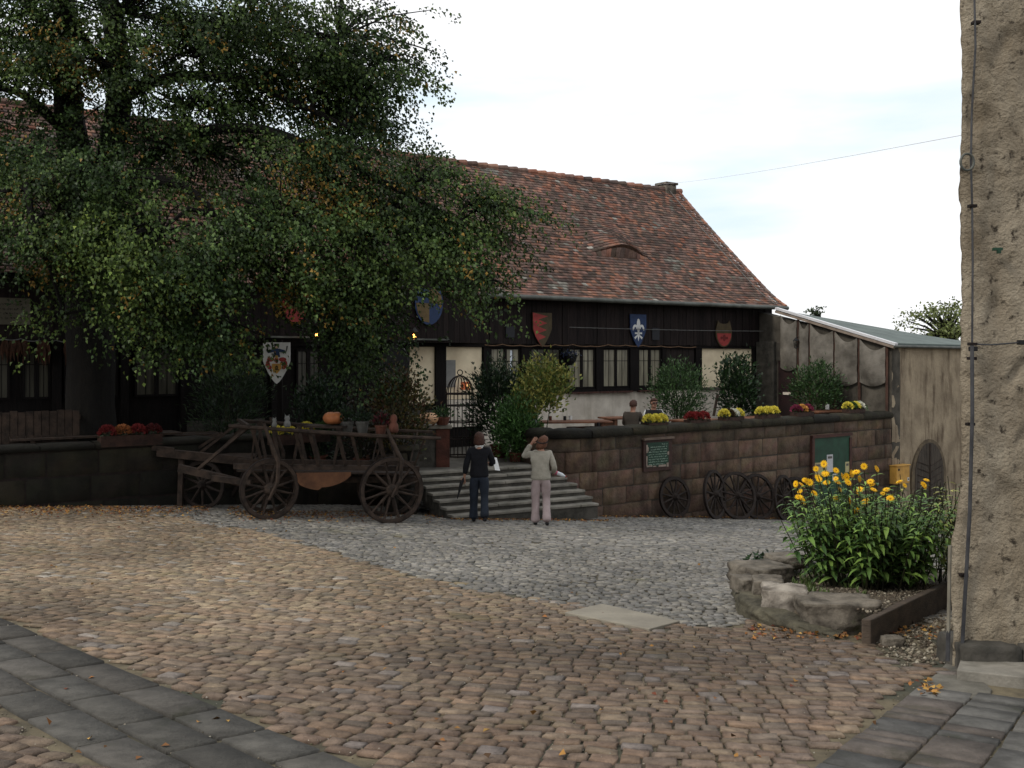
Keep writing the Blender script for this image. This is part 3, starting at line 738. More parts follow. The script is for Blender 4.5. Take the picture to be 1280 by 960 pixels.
# arched door with surround
az = lambda py: AF.z(1160, py); hw = AF.s(1177.5)-AF.s(1160); zt = az(553); zs = zt-hw*1.15
def arch(w_, zt_, zb_, n=14):
    r = [(-w_, zb_), (w_, zb_)]; zs_ = zt_-w_*1.25
    return r+[(w_*math.cos(PI*i/n), zs_+w_*1.25*math.sin(PI*i/n)) for i in range(n+1)]
oo = AF.p(ax0, 0, 0)
ad = MB(); ad.prism(arch(hw*1.22, zt+.1, -1.5), oo, AF.u, (0,0,1), AF.n, -.05, .045); ad.build('door_surround', mat('arch_stone', hexc('7d6c52', .7), hexc('5b4e3e', .7), 5, .95, .5, 20), an)
dr = MB(); dr.prism(arch(hw, zt, -1.45), oo, AF.u, (0,0,1), AF.n, -.03, .06); dr = dr.build('arched_door', mat('old_door', hexc('5f5347', .65), hexc('3b332b', .6), 4, .85, .5, 20, stretch=(5,5,.6)), an)
b = MB()
b.fbox(Fr((oo.x, oo.y), (AF.u.x, AF.u.y)), -.018, .018, -1.4, zt-.03, .06, .085)
for sg in (-1, 1):
    for i in range(9):
        z0 = -1.25+i*.19; b.beam(oo+AF.u*(sg*.05)+Vector((0,0,z0))+AF.n*.065, oo+AF.u*(sg*hw*.85)+Vector((0,0,z0+.16))+AF.n*.065, .02, .02) if z0+.16 < zt-.35 else None
b.build('door_battens', m_cart, dr)
# roof
b = MB(); n = 14; vsR=[]
J = AN.p(4.0, 0)
for i in range(n+1):
    t = i/n; f0 = AF.p(-.12+11*t, 3.46-.07*t, .14); bk = J+FA.u*(-.1+16*t)
    zb_ = 4.56-1.40*t
    vsR += [f0, Vector((bk.x, bk.y, zb_))]
vsB = [v-Vector((0,0,.06)) for v in vsR]; m_ = len(vsR)
fs=[]
for i in range(n):
    a_ = 2*i; fs += [(a_, a_+2, a_+3, a_+1), (m_+a_+1, m_+a_+3, m_+a_+2, m_+a_), (a_, m_+a_, m_+a_+2, a_+2), (a_+1, a_+3, m_+a_+3, m_+a_+1)]
fs += [(0, 1, m_+1, m_)]
b.add(vsR+vsB, fs); b.build('sheet_roof', m_annexroof, an)
b = MB(); b.beam(AN.p(-.2, vz(-.2)+.06, .08), AN.p(4.0, vz(4.0)+.07, .08), .14, .07, up=(0,0,1)); b.build('white_verge', m_flash, an)
b = MB(); b.beam(AN.p(-.15, vz(-.15)-.03, .1), AN.p(4.0, vz(4.0)-.03, .1), .1, .07); b.build('verge_board', mat('pinkish_board', hexc('9b8a7a', .8), hexc('7e6d60', .8), 5, .8, .1), an)
b = MB(); b.tube([AF.p(-.15, 3.37, .17), AF.p(10.8, 3.30, .17)], .04, 8); b.build('front_gutter', m_zinc, an)
# drapes: sagging net panels between posts
U = AN.s
for i, (p0, p1) in enumerate(((978,998),(1001,1013),(1015,1044),(1046,1074),(1077,1109))):
    u0, u1 = U(p0), U(p1); V=[];Q=[]; nu, nv = 14, 16
    zb_ = 2.35 if i else 2.75
    for j in range(nv+1):
        for k in range(nu+1):
            x = k/nu; y = j/nv; u = u0+(u1-u0)*x; ztop = vz(u)-.08-.22*math.sin(PI*x); z = zb_-.12*math.sin(PI*x)+(ztop-zb_+.12*math.sin(PI*x))*y
            o_ = .10+.13*math.sin(PI*x)*math.sin(PI*y)**.5+.03*mn.noise((x*3+i*7, y*5, 0)); V.append(tuple(AN.p(u, z, o_)))
    for j in range(nv):
        for k in range(nu): Q.append((j*(nu+1)+k, j*(nu+1)+k+1, (j+1)*(nu+1)+k+1, (j+1)*(nu+1)+k))
    npmesh('hanging_net', V, Q, None, m_net, an, smooth=True)
for p in (999.5, 1014, 1045, 1075.5, 1110):
    b = MB(); b.beam(AN.p(U(p), .78, .06), AN.p(U(p), vz(U(p))-.06, .06), .06, .06); b.build('post', mat('rust_post', hexc('6d4a3a', .6), hexc('4c342a', .6), 6, .9, .2), an)
# stone pier and maroon door at the junction
b = MB(); b.fbox(AN, U(971), U(949), .6, 3.55, .0, .16); b.build('stone_pier', m_riser, an, bevel=.02)
b = MB(); b.fbox(AN, U(1001), U(974), .78, 2.95, .01, .04); dd = b.build('maroon_door', mat('maroon', hexc('35191a', .6), hexc('221012', .6), 5, .7, .2), an)
b = MB(); b.fbox(AN, U(990), U(980), 1.9, 1.98, .04, .06); b.build('door_plate', m_plaster, dd)
b = MB(); b.fbox(AN, U(1001), U(972), 2.96, 3.5, .0, .07); b.build('door_lintel', m_plaster if False else mat('lintel_stone', hexc('5a544a', .6), hexc('403b34', .6), 3, .9, .4, 20), an)
# ============================================================ SHIELDS, SIGNS, LAMPS ON THE BUILDING
def shield_poly(w, h, style='heater'):
    if style == 'heater':
        r = [(-w/2, h/2), (-w/2, h*.05)]
        for i in range(1, 9): t = i/8; r.append((-w/2*(1-t)**.75 if t < 1 else 0, h*.05-(h*.55)*t**.9))
        l = [(-x, y) for x, y in r[-2::-1]]; return (r+l)
    r = []
    for i in range(24):
        a = 2*PI*i/24; x = math.sin(a)*w/2; y = math.cos(a)*h/2
        if y > h*.30: y = h*.42-.12*h*(1-abs(x)/(w/2)*.6)+ (.08*h if abs(x) > w*.28 else 0)
        r.append((x, y))
    return r
Z3 = Vector((0, 0, 1))
def put(mb, poly, c, fr, t0, t1, dx=0, dz=0): mb.prism([(x+dx, y+dz) for x, y in poly], c, fr.u, Z3, fr.n, t0, t1)
def shield(px0, px1, py0, py1, m, label, style='heater', fr=FA, off=.16, tilt=0):
    a0, a1 = fr.s(px0, off), fr.s(px1, off); pc = (px0+px1)/2
    z1, z0 = fr.z(pc, py0, off), fr.z(pc, py1, off); w, h = a1-a0, z1-z0
    c = fr.p((a0+a1)/2, (z0+z1)/2, off); r = thing('shield', label, 'shield', c, group='painted shields on the tavern front')
    b = MB(); put(b, shield_poly(w, h, style), c, fr, 0, .03); b.build('board', m, r)
    return r, c, w, h
def emb(r, c, fr, polys, m, t=.03, th=.008, name='emblem'):
    b = MB()
    for p in polys: b.prism(p, c, fr.u, Z3, fr.n, t, t+th)
    return b.build(name, m, r)
def ell(x, y, rx, ry, n=12): return [(x+rx*math.cos(2*PI*i/n), y+ry*math.sin(2*PI*i/n)) for i in range(n)]
# red / ochre dented shield
r, c, w, h = shield(665, 689, 391, 434, m_olive, 'pointed shield split red and ochre by a zigzag, on the dark boards')
pz = [(-w/2, h/2)]; 
for i in range(4):
    y1 = h/2-h*.2*i; pz += [(-.0+.0, 0)] if False else [(w*.28-.02*i, y1-h*.10), (-w*.22, y1-h*.2)]
low = [(-w*.02, -h*.49), (-w*.2, -h*.34), (-w*.36, -h*.2), (-w*.47, 0)]
emb(r, c, FA, [[(-w/2, h/2)]+pz[1:]+low], m_red)
# blue fleur-de-lis shield
r, c, w, h = shield(787, 807, 393, 434, m_blue, 'blue pointed shield bearing a white fleur-de-lis above the windows')
pl = [ell(0, h*.17, w*.11, h*.2), [(-w*.06, h*.1), (w*.06, h*.1), (w*.05, -h*.12), (-w*.05, -h*.12)], [(-w*.22, -h*.05), (w*.22, -h*.05), (w*.22, -h*.1), (-w*.22, -h*.1)],
      [(-w*.08, -h*.1), (w*.08, -h*.1), (0, -h*.32)], [(0, -h*.1), (-w*.26, -h*.2), (-w*.2, -h*.26), (-w*.02, -h*.14)], [(0, -h*.1), (w*.02, -h*.14), (w*.2, -h*.26), (w*.26, -h*.2)]]
for sg in (-1, 1):
    q = []
    for i in range(9): a = PI*i/8; q.append((sg*(w*.2+w*.16*math.cos(PI-a)*1), h*.06+h*.13*math.sin(a)))
    q += [(sg*w*.34, h*.0), (sg*w*.28, h*.06)]
    for i in range(7): a = PI*(1-i/6); q.append((sg*(w*.2-w*.07*math.cos(PI-a)*-1), h*.05+h*.07*math.sin(a)))
    pl.append(q)
    b2 = []
emb(r, c, FA, pl, m_white)
# ochre shield, red lily
r, c, w, h = shield(894, 914, 398, 434, m_olive, 'ochre shield with a red rounded foot, above the right cream panel', 'round')
emb(r, c, FA, [[(w*.44*math.cos(PI+PI*i/10), -h*.02+h*.44*math.sin(PI+PI*i/10)) for i in range(11)]], m_red)
emb(r, c, FA, [ell(0, -h*.18, w*.1, h*.12, 8), ell(-w*.16, -h*.18, w*.08, h*.05, 8), ell(w*.16, -h*.18, w*.08, h*.05, 8)], mat('dark_red', hexc('7a1f1c', .8), None), .038, .006, 'charge')
# quartered blue / gold
r, c, w, h = shield(518, 553, 352, 406, m_blue, 'rounded shield quartered in blue and gold beside the lamp, half hidden by leaves', 'round', off=.6)
emb(r, c, FA, [[(0, h*.3), (w*.2, h*.34), (w*.42, h*.2), (w*.47, 0), (0, 0)], [(0, 0), (-w*.47, 0), (-w*.4, -h*.24), (-w*.2, -h*.42), (0, -h*.45)]], m_gold)
r, c, w, h = shield(446, 476, 366, 408, m_gold, 'plain gold shield on the boarded gable, almost hidden by leaves', 'round', off=.6)
emb(r, c, FA, [ell(0, 0, w*.2, h*.25)], m_olive)
r, c, w, h = shield(352, 384, 358, 403, m_red, 'rounded red shield with an ochre bend under the tree branches', 'round')
emb(r, c, FA, [[(-w*.1, h*.3), (w*.12, h*.3), (w*.45, -h*.1), (w*.2, -h*.3), (-w*.05, 0), (-w*.3, 0)], ell(w*.05, -.0, w*.28, h*.14)], m_gold)
# white coat of arms, facing the yard on a post
fw = Fr(((346-640)/F*21.3, 21.3), (1, 0.1)); k_ = 21.3/F
r, c, w, h = shield(329, 363, 428, 480, m_white, 'white pointed shield with a painted coat of arms, hanging on a dark post', fr=fw, off=0)
h_ = h
emb(r, c, fw, [ell(0, h*.40, w*.09, h*.05), [(-w*.1, h*.42), (w*.1, h*.42), (w*.08, h*.47), (-w*.08, h*.47)]], m_black, name='hat')
emb(r, c, fw, [ell(0, h*.385, w*.05, h*.03, 8)], mat('skin_paint', hexc('c9a88a'), None), .034, .008, 'face')
emb(r, c, fw, [[(-w*.1, h*.35), (w*.1, h*.35), (w*.3, h*.31), (w*.36, h*.27), (w*.3, h*.24), (w*.1, h*.27), (w*.13, h*.15), (-w*.13, h*.15), (-w*.1, h*.27), (-w*.3, h*.24), (-w*.36, h*.27), (-w*.3, h*.31)]], m_blue, name='figure')
emb(r, c, fw, [[(sg*w*.34, h*.26), (sg*w*.38, h*.3), (sg*w*.30 if sg < 0 else w*.42, h*.42), (sg*w*.36, h*.41)][::1 if sg > 0 else -1] for sg in (-1, 1)], m_zinc, name='blade')
emb(r, c, fw, [ell(sg*w*.22, h*.09, w*.14, h*.055, 9) for sg in (-1, 1)]+[ell(sg*w*.32, -h*.02, w*.08, h*.09, 9) for sg in (-1, 1)]+[ell(sg*w*.26, -h*.10, w*.08, h*.05, 9) for sg in (-1, 1)]+[ell(0, h*.08, w*.07, h*.08, 9)], m_red, name='mantling')
emb(r, c, fw, [[(x, y-h*.13) for x, y in shield_poly(w*.34, h*.24)]], m_yellow, .034, .008, 'escutcheon')
emb(r, c, fw, [ell(0, -h*.11, w*.06, h*.06, 7), ell(w*.04, -h*.16, w*.05, h*.03, 7)], m_black, .043, .004, 'lion')
b = MB(); b.beam((c.x+.05, c.y+.08, .78), (c.x+.05, c.y+.08, c.z+h*.55), .09, .09); o = b.build('post', m_darkwood); tag(o, 'dark timber post behind the white coat of arms', 'post')
# plaques
for p0, p1, q0, q1, lb in ((632,643,408,422,'small dark plaque left of the red and ochre shield'), (815,824,410,425,'small dark plaque right of the fleur-de-lis shield')):
    cc = FA.p((FA.s(p0)+FA.s(p1))/2, FA.z(p0, (q0+q1)/2), .155); b = MB(); b.fbox(FA, FA.s(p0, .15), FA.s(p1, .15), FA.z(p0, q1), FA.z(p0, q0), .145, .165)
    o = b.build('plaque', mat('plaque', hexc('22242c', .8), hexc('191b22', .8), 8, .6, 0)); tag(o, lb, 'plaque')
# cream sign with four lines, upper left
sg_ = thing('sign_board', 'faded cream sign with four lines of dark lettering on the boards at far left', 'sign', FA.p(FA.s(16), 3.9, .16))
b = MB(); b.fbox(FA, FA.s(-14), FA.s(35.5), FA.z(16, 406), FA.z(16, 373), .15, .18); b.build('board', mat('faded_cream', hexc('6d6757', .8), hexc('5d5849', .8), 3, .9, .1), sg_)
b = MB()
def scribble(mb, fr, a0, a1, zc, hh, off, rr, wl=(.04, .12)):    # illegible hand lettering: word shaped runs of small strokes
    a = a0
    while a < a1:
        we = min(a+rr.uniform(*wl), a1)
        while a < we-hh*.2:
            s_ = hh*rr.uniform(.28, .45); t_ = hh*(.5 if rr.random() < .7 else .75)
            k = rr.random()
            if k < .5: mb.fbox(fr, a, a+s_*.35, zc-hh*.5, zc-hh*.5+t_*1.3, off, off+.003)
            else: mb.fbox(fr, a, a+s_*.9, zc-hh*.1+rr.uniform(-.2,.2)*hh, zc+hh*.12+rr.uniform(-.1,.2)*hh, off, off+.0031)
            a += s_
        a = we+hh*.5
rr = random.Random(3)
for i, (l0, l1) in enumerate(((-8, 25), (-10, 26), (-12, 24), (-9, 28))): scribble(b, FA, FA.s(l0), FA.s(l1), FA.z(16, 381+i*5.6), .055, .181, rr)
b.build('lettering', m_black, sg_)
# glowing lanterns
def lantern(px, py, off, label, lit=True, fr=FA, gp='lanterns along the tavern front'):
    c = fr.p(fr.s(px, off), fr.z(px, py, off), off); t = thing('lantern', label, 'lamp', c, group=gp)
    b = MB(); b.lathe([(.02,.20),(.04,.17),(.10,.10),(.085,.09)], (0,0,0), 6); b.lathe([(.06,-.12),(.05,-.10),(.02,-.14)], (0,0,0), 6)
    for k in range(6):
        a = PI/3*k; b.beam((.05*math.cos(a),.05*math.sin(a),-.11), (.08*math.cos(a),.08*math.sin(a),.10), .009)
    b.beam((0,0,.18), tuple(-fr.n*(off-.12)+Vector((0,0,.22))), .018, .018)
    b.build('housing', m_black, t, world=False)
    b = MB(); b.lathe([(.012,-.07),(.038,-.03),(.036,.03),(.012,.06)], (0,0,0), 8); b.build('bulb', m_bulb if lit else m_glassd, t, world=False, smooth=True)
lantern(396, 419, 1.1, 'small lit lantern right of the white coat of arms'); lantern(518, 420, 1.0, 'small lit lantern above the dark round sign, left of the cream panels')
lantern(995, 430, .25, 'unlit black lantern beside the maroon door of the annex', False, fr=AN)
# canopy bars next to the lamps
for p0, p1, py, lb in ((338, 394, 421, 'thin pale canopy rail beside the left lit lantern'), (513, 561, 424, 'thin pale canopy rail over the cream panels')):
    b = MB(); b.fbox(FA, FA.s(p0, .6), FA.s(p1, .6), FA.z(p0, py, .6)-.02, FA.z(p0, py, .6)+.02, .15, .62); o = b.build('canopy_rail', m_zinc); tag(o, lb, 'rail')
# interior lamp glow by the cage and entrance lantern
c = FA.p(FA.s(582, .3), 2.35, .3); t = thing('wall_lamp', 'orange glowing lamp behind the iron cage', 'lamp', c)
b = MB(); b.box((0,0,0), (.24,.14,.2)); b.build('shade', mat('orange_glow', hexc('b5602a', .8), hexc('8a4520', .8), 6, .6, 0, emit=(hexc('b0501a'), .5)), t, world=False, bevel=.02)
b = MB(); b.lathe([(.02,-.06),(.05,-.02),(.05,.03),(.02,.06)], (.08,-.09,0), 8); b.build('bulb', mat('warm_bulb', hexc('e0b060'), None, emit=(hexc('ffc060'), .9)), t, world=False)
# round dark sign on an iron arm
c = at(494, 452, 23.4); t = thing('hanging_sign', 'round dark hanging sign with a pale scroll on top among the branches', 'sign', c)
frx = Fr((c.x, c.y), (1, .2)); b = MB(); b.prism(ell(0, 0, .33, .36, 24), c, frx.u, Z3, frx.n, -.02, .02); b.build('disc', m_black, t)
b = MB(); b.tube([c+frx.u*(-.05+.34*math.sin(a_))+Vector((0,0,.36*math.cos(a_)+.03)) for a_ in np.linspace(-.3, 1.6, 10)], .022, 6); b.build('scroll', m_wire, t)
b = MB(); b.tube([c+Vector((0,0,.36)), c+Vector((0,0,.6)), c+Vector((.1,1.1,.6))], .015, 5); b.build('bracket', m_iron, t)
# notice on the cream wall
b = MB(); b.fbox(FA, FA.s(557), FA.s(569), FA.z(563, 484), FA.z(563, 450), .001, .02); o = b.build('notice', mat('notice_board', hexc('8d8d88', .8), hexc('7a7a78', .8), 6, .6, 0)); tag(o, 'pale notice board on the cream panel behind the iron cage', 'notice')
# light strings and wires
def wire(pts, r, label, m=m_wire, name='cable', sag=0, cat='cable'):
    P = []
    for a, b_ in zip(pts, pts[1:]):
        for i in range(10): t = i/10; p = Vector(a).lerp(Vector(b_), t); p.z -= sag*4*t*(1-t); P.append(p)
    P.append(Vector(pts[-1])); b = MB(); b.tube(P, r, 5); o = b.build(name, m); tag(o, label, cat); return o
sp = [FA.p(FA.s(x, .18), 3.40+R.uniform(-.03,.02), .18) for x in range(606, 880, 22)]
wire(sp, .011, 'string of small warm bulbs along the top of the right windows', mat('string_brown', hexc('8d6a4a', .8), None), 'light_string', .03, 'light string')
sp = [FA.p(FA.s(x, .18), 3.42+R.uniform(-.03,.02), .18) for x in range(-40, 125, 22)]
wire(sp, .011, 'pale string with dried garlands along the far left windows', m_wire, 'light_string', .03, 'light string')
wire([FA.p(FA.s(712, .3), FA.z(712, 409, .3), .3), FA.p(FA.s(958, .3), FA.z(958, 414, .3), .3)], .009, 'thin pale cable stretched across the dark boards', m_wire, sag=.02)
wire([FA.p(-12, RZ+.1, RO) if False else at(800, 231, 36.5), Vector((3.47, 7.95, CH+(445-168)/F*7.95))], .0025, 'thin overhead wire from the roof ridge to the rough rendered wall', m_flash, sag=.1)
b = MB()
for px in (6, 14, 22, 30, 50, 56, 60, 84, 88):
    for k in range(7): 
        c0 = FA.p(FA.s(px+R.uniform(-3,3), .2), 3.4, .2); e = c0+Vector((R.uniform(-.06,.06), R.uniform(-.05,.05), -R.uniform(.15,.5))); b.tube([c0, (c0+e)/2+Vector((R.uniform(-.03,.03),0,0)), e], [.01,.03,.004], 5)
o = b.build('dried_garland', mat('dried_plant', hexc('5a3520', .7), hexc('3a2416', .7), 9, .9, .3)); tag(o, 'bunches of dried brown plants hanging above the far left window', 'garland')
# hanging basket and flower tub under the eaves
t = thing('hanging_basket', 'dark hanging basket of blue flowers before the timber post, above the yellow-green tree', 'basket', FA.p(FA.s(713, .35), 3.05, .35))
b = MB(); b.lathe([(.06,-.2),(.15,-.08),(.19,.05),(.17,.05)], (0,0,0), 12); b.build('pot', m_black, t, world=False)
b = MB(); [b.tube([(.17*math.cos(a_),.17*math.sin(a_),.05), (0,0,.42)], .006, 4) for a_ in (0, 2.1, 4.2)]; b.build('chain', m_iron, t, world=False)
n = 160; P = NR.normal(0, 1, (n,3))*[.11,.11,.06]+[0,0,.09]
leaves('plants', P, rdir(n), rdir(n), .07, .05, np.array([hexc('2c3450'), hexc('1d2a1c'), hexc('3a4a70')])[NR.randint(0,3,n)], m_gardenleaf, t, world=False)

# ============================================================ FITTINGS ON THE RETAINING WALL
RW = Fr((1.7, 22.2), (ud.x, ud.y))
def rwbox(mb, p0, p1, q0, q1, o0, o1, fr=RW):
    pc = (p0+p1)/2; mb.fbox(fr, fr.s(p0), fr.s(p1), fr.z(pc, q1), fr.z(pc, q0), o0, o1)
t = thing('text_sign', 'green sign with pale lettering in a brown wooden frame on the retaining wall', 'sign', RW.p(RW.s(820), .5, .06))
b = MB(); rwbox(b, 802.5, 838, 548, 588, .0, .05); 
b.build('frame', mat('sign_frame', hexc('4c2e24', .7), hexc('33201a', .7), 6, .7, .2), t)
b = MB(); rwbox(b, 801.5, 839, 546.5, 549, .0, .11); b.build('top_ledge', mat('ledge_wood', hexc('7a6656', .7), hexc('5e4d42', .7), 6, .7, .2), t)
b = MB(); rwbox(b, 806.5, 833.5, 552.5, 583, .05, .056); b.build('panel', m_signgreen, t)
b = MB(); rr = random.Random(5); hz_ = .028
for i in range(9):
    py = 555.2+i*3.05; x0 = 825 if i == 0 else (811 if i < 3 else 808.5); x1 = 832 if i < 8 else 828
    scribble(b, RW, RW.s(x0), RW.s(x1), RW.z(820, py), .036, .057, rr, (.05, .14))
b.build('lettering', m_letter, t)
b = MB()
for x0, x1, y0, y1 in ((805.5,807.5,556,566),(807,808.5,559,564),(805.5,807,570,582),(806,813,581.5,583.5),(821,830,580.5,583),(832,834,564,568),(831,833.5,578,583),(814,818,582,583.3)): rwbox(b, x0, x1, y0, y1, .056, .0595)
b.build('ornament', mat('sign_pale', hexc('a08f80', .8), hexc('7d6a5e', .8), 8, .8, .1), t)
t = thing('notice_door', 'green painted door in the retaining wall with papers pinned to it', 'door', RW.p(RW.s(1037), -.3, 0))
b = MB(); rwbox(b, 1013, 1060.5, 546, 640, .0, .06); b.build('leaf', m_green, t)
b = MB(); rwbox(b, 1012, 1062, 542.5, 546, .0, .10); rwbox(b, 1012, 1015, 546.5, 642, .0, .09); rwbox(b, 1059, 1061.5, 546.5, 642, .0, .085); b.build('frame', mat('frame_brown', hexc('5d3529', .7), hexc('43261e', .7), 6, .7, .2), t)
for x0, x1, y0, y1, cm in ((1016,1026,578,594,'b7a877'),(1031,1038.5,568,590,'c8c8cc'),(1028,1031.5,578,590,'a8a478'),(1054,1059,577,590,'c4ba80'),(1038,1044,592,600,'d0d0d0')):
    b = MB(); rwbox(b, x0, x1, y0, y1, .06, .066); pp = b.build('paper_notice', mat('notice_'+cm, hexc(cm, .8), hexc(cm, .65), 20, .8, 0), t)
    b = MB(); rwbox(b, x0+1, x1-1, y0+2, y0+5, .066, .068); b.build('print', mat('print_'+cm, hexc('4a4442', .8), hexc('77706a', .8), 40, .8, 0), pp)
t = thing('mailbox', 'yellow mailbox on the annex wall between the green door and the arched door', 'mailbox', AF.p(AF.s(1123), -.2, .15))
a0, a1 = AF.s(1115, .1), AF.s(1131, .1); z1_, z0_ = AF.z(1123, 582, .1), AF.z(1123, 604, .1)
b = MB(); b.fbox(AF, a0, a1, z0_, z1_, .02, .25); b.fbox(AF, a0-.02, a1+.02, z1_+.001, z1_+.03, .02, .28); b.build('body', m_yellow, t, bevel=.012)
b = MB(); b.fbox(AF, a0+.06, a0+.14, z1_-.12, z1_-.06, .25, .256); b.build('horn_emblem', m_black, t)
b = MB(); b.fbox(AF, a1-.12, a1-.03, z0_+.06, z0_+.16, .25, .257); b.build('label_plate', m_white, t)
b = MB(); b.fbox(AF, a1-.10, a1-.05, z0_+.09, z0_+.13, .257, .26); b.build('label_print', m_black, t)

# ============================================================ WHEELS
def wheel(parent, Rw, ns, m, wd=.06, hub=.09, hubl=.24, axis='Y'):   # built in the local XZ plane, axle along Y
    b = MB(); n = 36; vs=[]; prof = [(Rw-.075, -wd/2), (Rw-.01, -wd/2), (Rw-.01, wd/2), (Rw-.075, wd/2)]
    for k in range(n):
        a = 2*PI*k/n
        for r_, y in prof: vs.append((r_*math.cos(a), y, r_*math.sin(a)))
    fs = [(4*k+j, 4*((k+1)%n)+j, 4*((k+1)%n)+(j+1)%4, 4*k+(j+1)%4) for k in range(n) for j in range(4)]
    b.add(vs, fs); b.build('rim', m, parent, world=False, bevel=.006)
    b = MB(); vs=[]; prof = [(Rw-.0095, -wd*.45), (Rw, -wd*.45), (Rw, wd*.45), (Rw-.0095, wd*.45)]
    for k in range(n):
        a = 2*PI*k/n
        for r_, y in prof: vs.append((r_*math.cos(a), y, r_*math.sin(a)))
    b.add(vs, fs); b.build('iron_tyre', m_iron, parent, world=False)
    M = Matrix.Rotation(PI/2, 3, 'X'); b = MB(); l = hubl/2
    b.lathe([(hub*.55,-l),(hub*.7,-l*.7),(hub,-l*.25),(hub,l*.25),(hub*.7,l*.7),(hub*.5,l)], (0,0,0), 14, M); b.build('hub', m, parent, world=False, smooth=False)
    for k in range(ns):
        a = 2*PI*(k+.5)/ns; d = Vector((math.cos(a), 0, math.sin(a))); b = MB(); b.tube([d*hub*.8, d*(hub+.1), d*(Rw*.6), d*(Rw-.07)], [.026,.028,.019,.022], 6); b.build('spoke', m, parent, world=False)
def wheel_at(label, px0, px1, py0, py1, yaw, lean, roll, Rr, depth, group='old wagon wheels leaning on the retaining wall', pale=False):
    px = (px0+px1)/2; a = RW.s(px); g0 = RW.p(a, 0, depth); zc = gz(g0.x, g0.y)
    t = thing('wagon_wheel', label, 'wheel', (0,0,0), group=group); wheel(t, Rr, 12, m_cartd, hub=.085)
    rwz = math.atan2(ud.y, ud.x)+yaw
    t.rotation_mode = 'XYZ'; t.rotation_euler = (-lean, 0, rwz); nn = Vector((math.sin(rwz), -math.cos(rwz), 0))
    t.location = (g0.x, g0.y, zc+Rr*math.cos(lean)); return t
def lw(label, pxc, yaw, lean, Rr, depth): return wheel_at(label, pxc, pxc, 0, 0, yaw, lean, 0, Rr, depth)
lw('smallest spoked wheel below the green text sign, standing alone', 837, -.05, .16, .47, .16)
lw('narrow looking wheel turned edge-on, second from the text sign', 877, .28, .12, .57, .40)
lw('large spoked wheel with a pale hub, third from the text sign', 907, -.12, .22, .57, .36)
lw('spoked wheel just right of the one with the pale hub', 938, -.1, .2, .56, .22)
lw('steeply turned wheel, fifth from the text sign', 965, .24, .1, .56, .36)
lw('wheel half hidden by the yellow flowers', 987, -.1, .2, .55, .22)
b = MB(); c = RW.p(RW.s(911), 0, .52)
# ============================================================ HAY WAGON
wx, wy = Vector((-2.10, 18.15, 0)), Vector((-4.15, 17.80, 0))     # right and left near wheels
dx = (wy-wx).normalized(); dn = Vector((-dx.y, dx.x, 0))
if dn.y < 0: dn = -dn            # dn points to the far side
base = (wx+wy)/2+dn*.6; wg = thing('hay_wagon', 'old wooden ladder wagon with spoked wheels and slatted sides carrying plants and pumpkins', 'wagon', (base.x, base.y, gz(base.x, base.y)))
wrz = math.atan2(dx.y, dx.x)
def wwheel(p, Rr, yaw=0):
    w_ = bpy.data.objects.new('wheel', None); COL.objects.link(w_); w_.parent = wg; z = gz(p.x, p.y)
    w_.location = Vector((p.x, p.y, z+Rr-.01))-wg.location; w_.rotation_euler = (0, 0, wrz+yaw); wheel(w_, Rr, 12, m_cart, wd=.08, hub=.11, hubl=.32)
wwheel(wx, .585, .3); wwheel(wy, .53, .45); wwheel(wx+dn*1.35, .585); wwheel(wy+dn*1.3+dx*.1, .53, .3)
def wp(x, y, z): # x along wagon (0 at right wheel, + to left), y to far side
    p = wx+dx*x+dn*y; return Vector((p.x, p.y, z))
for x in (0, 2.08): b = MB(); b.beam(wp(x, -.02, .78), wp(x, 1.38, .78), .1, .12); b.build('axle', m_cart, wg)
b = MB(); b.beam(wp(-.5, .67, .86), wp(2.6, .67, .92), .11, .11); b.build('centre_pole', m_cart, wg)
b = MB()
for y in (.3, .5, .7, .9, 1.05): b.beam(wp(-.45, y, 1.0), wp(2.65, y, 1.12), .17, .03)
b.build('bed', m_cart, wg)
for side, y0, y1 in ((0, .22, -.12), (1, 1.1, 1.45)):
    b = MB(); b.tube([wp(-.85, y1, 1.66), wp(.3, y1, 1.72), wp(1.3, y1, 1.80), wp(2.75, y1, 1.92)], [.03,.036,.038,.03], 7); b.build('top_rail', m_cart, wg)
    b = MB(); b.beam(wp(-.5, y0, 1.10), wp(2.7, y0, 1.2), .07, .09); b.build('bottom_rail', m_cart, wg)
    for i in range(13):
        x = -.4+i*.235; lean = .14*(1 if (i*7) % 3 else -1.2); b = MB()
        b.beam(wp(x, y0, 1.12), wp(x+lean+.02*i*.2, y1*.97+y0*.03, 1.68+.08*(x+.4)), .055 if i % 3 else .03, .022, up=dn); b.build('slat', m_cart, wg)
for x, zt in ((0, 1.74), (2.08, 1.86)):
    for s_, y0, y1 in ((-1, -.17, -.22), (1, 1.5, 1.55)):
        b = MB(); b.tube([wp(x, y0, .66), wp(x-.14, y0-s_*-.02, .95), wp(x-.16, y1, 1.3), wp(x+.05, (y1+y0)/2, zt), wp(x+.08, (y1+y0)/2, zt+.1)], [.025,.034,.036,.03,.022], 7); b.build('curved_stake', m_cart, wg)
b = MB(); V=[];Q=[]
for i in range(17):
    x = .45+1.0*i/16; d_ = .06+.20*abs(math.sin(PI*i/16))**.7+(.05 if 8 < i < 15 else 0)
    for z in (1.07, 1.07-d_*.5, 1.07-d_): V.append(tuple(wp(x+.25, .18, z)))
for i in range(16):
    for j in range(2): Q.append((i*3+j, (i+1)*3+j, (i+1)*3+j+1, i*3+j+1))
o = npmesh('hanging_panel', V, Q, None, mat('ochre_leather', hexc('7d4f2c', .75), hexc('5a3820', .75), 4, .8, .2), wg)
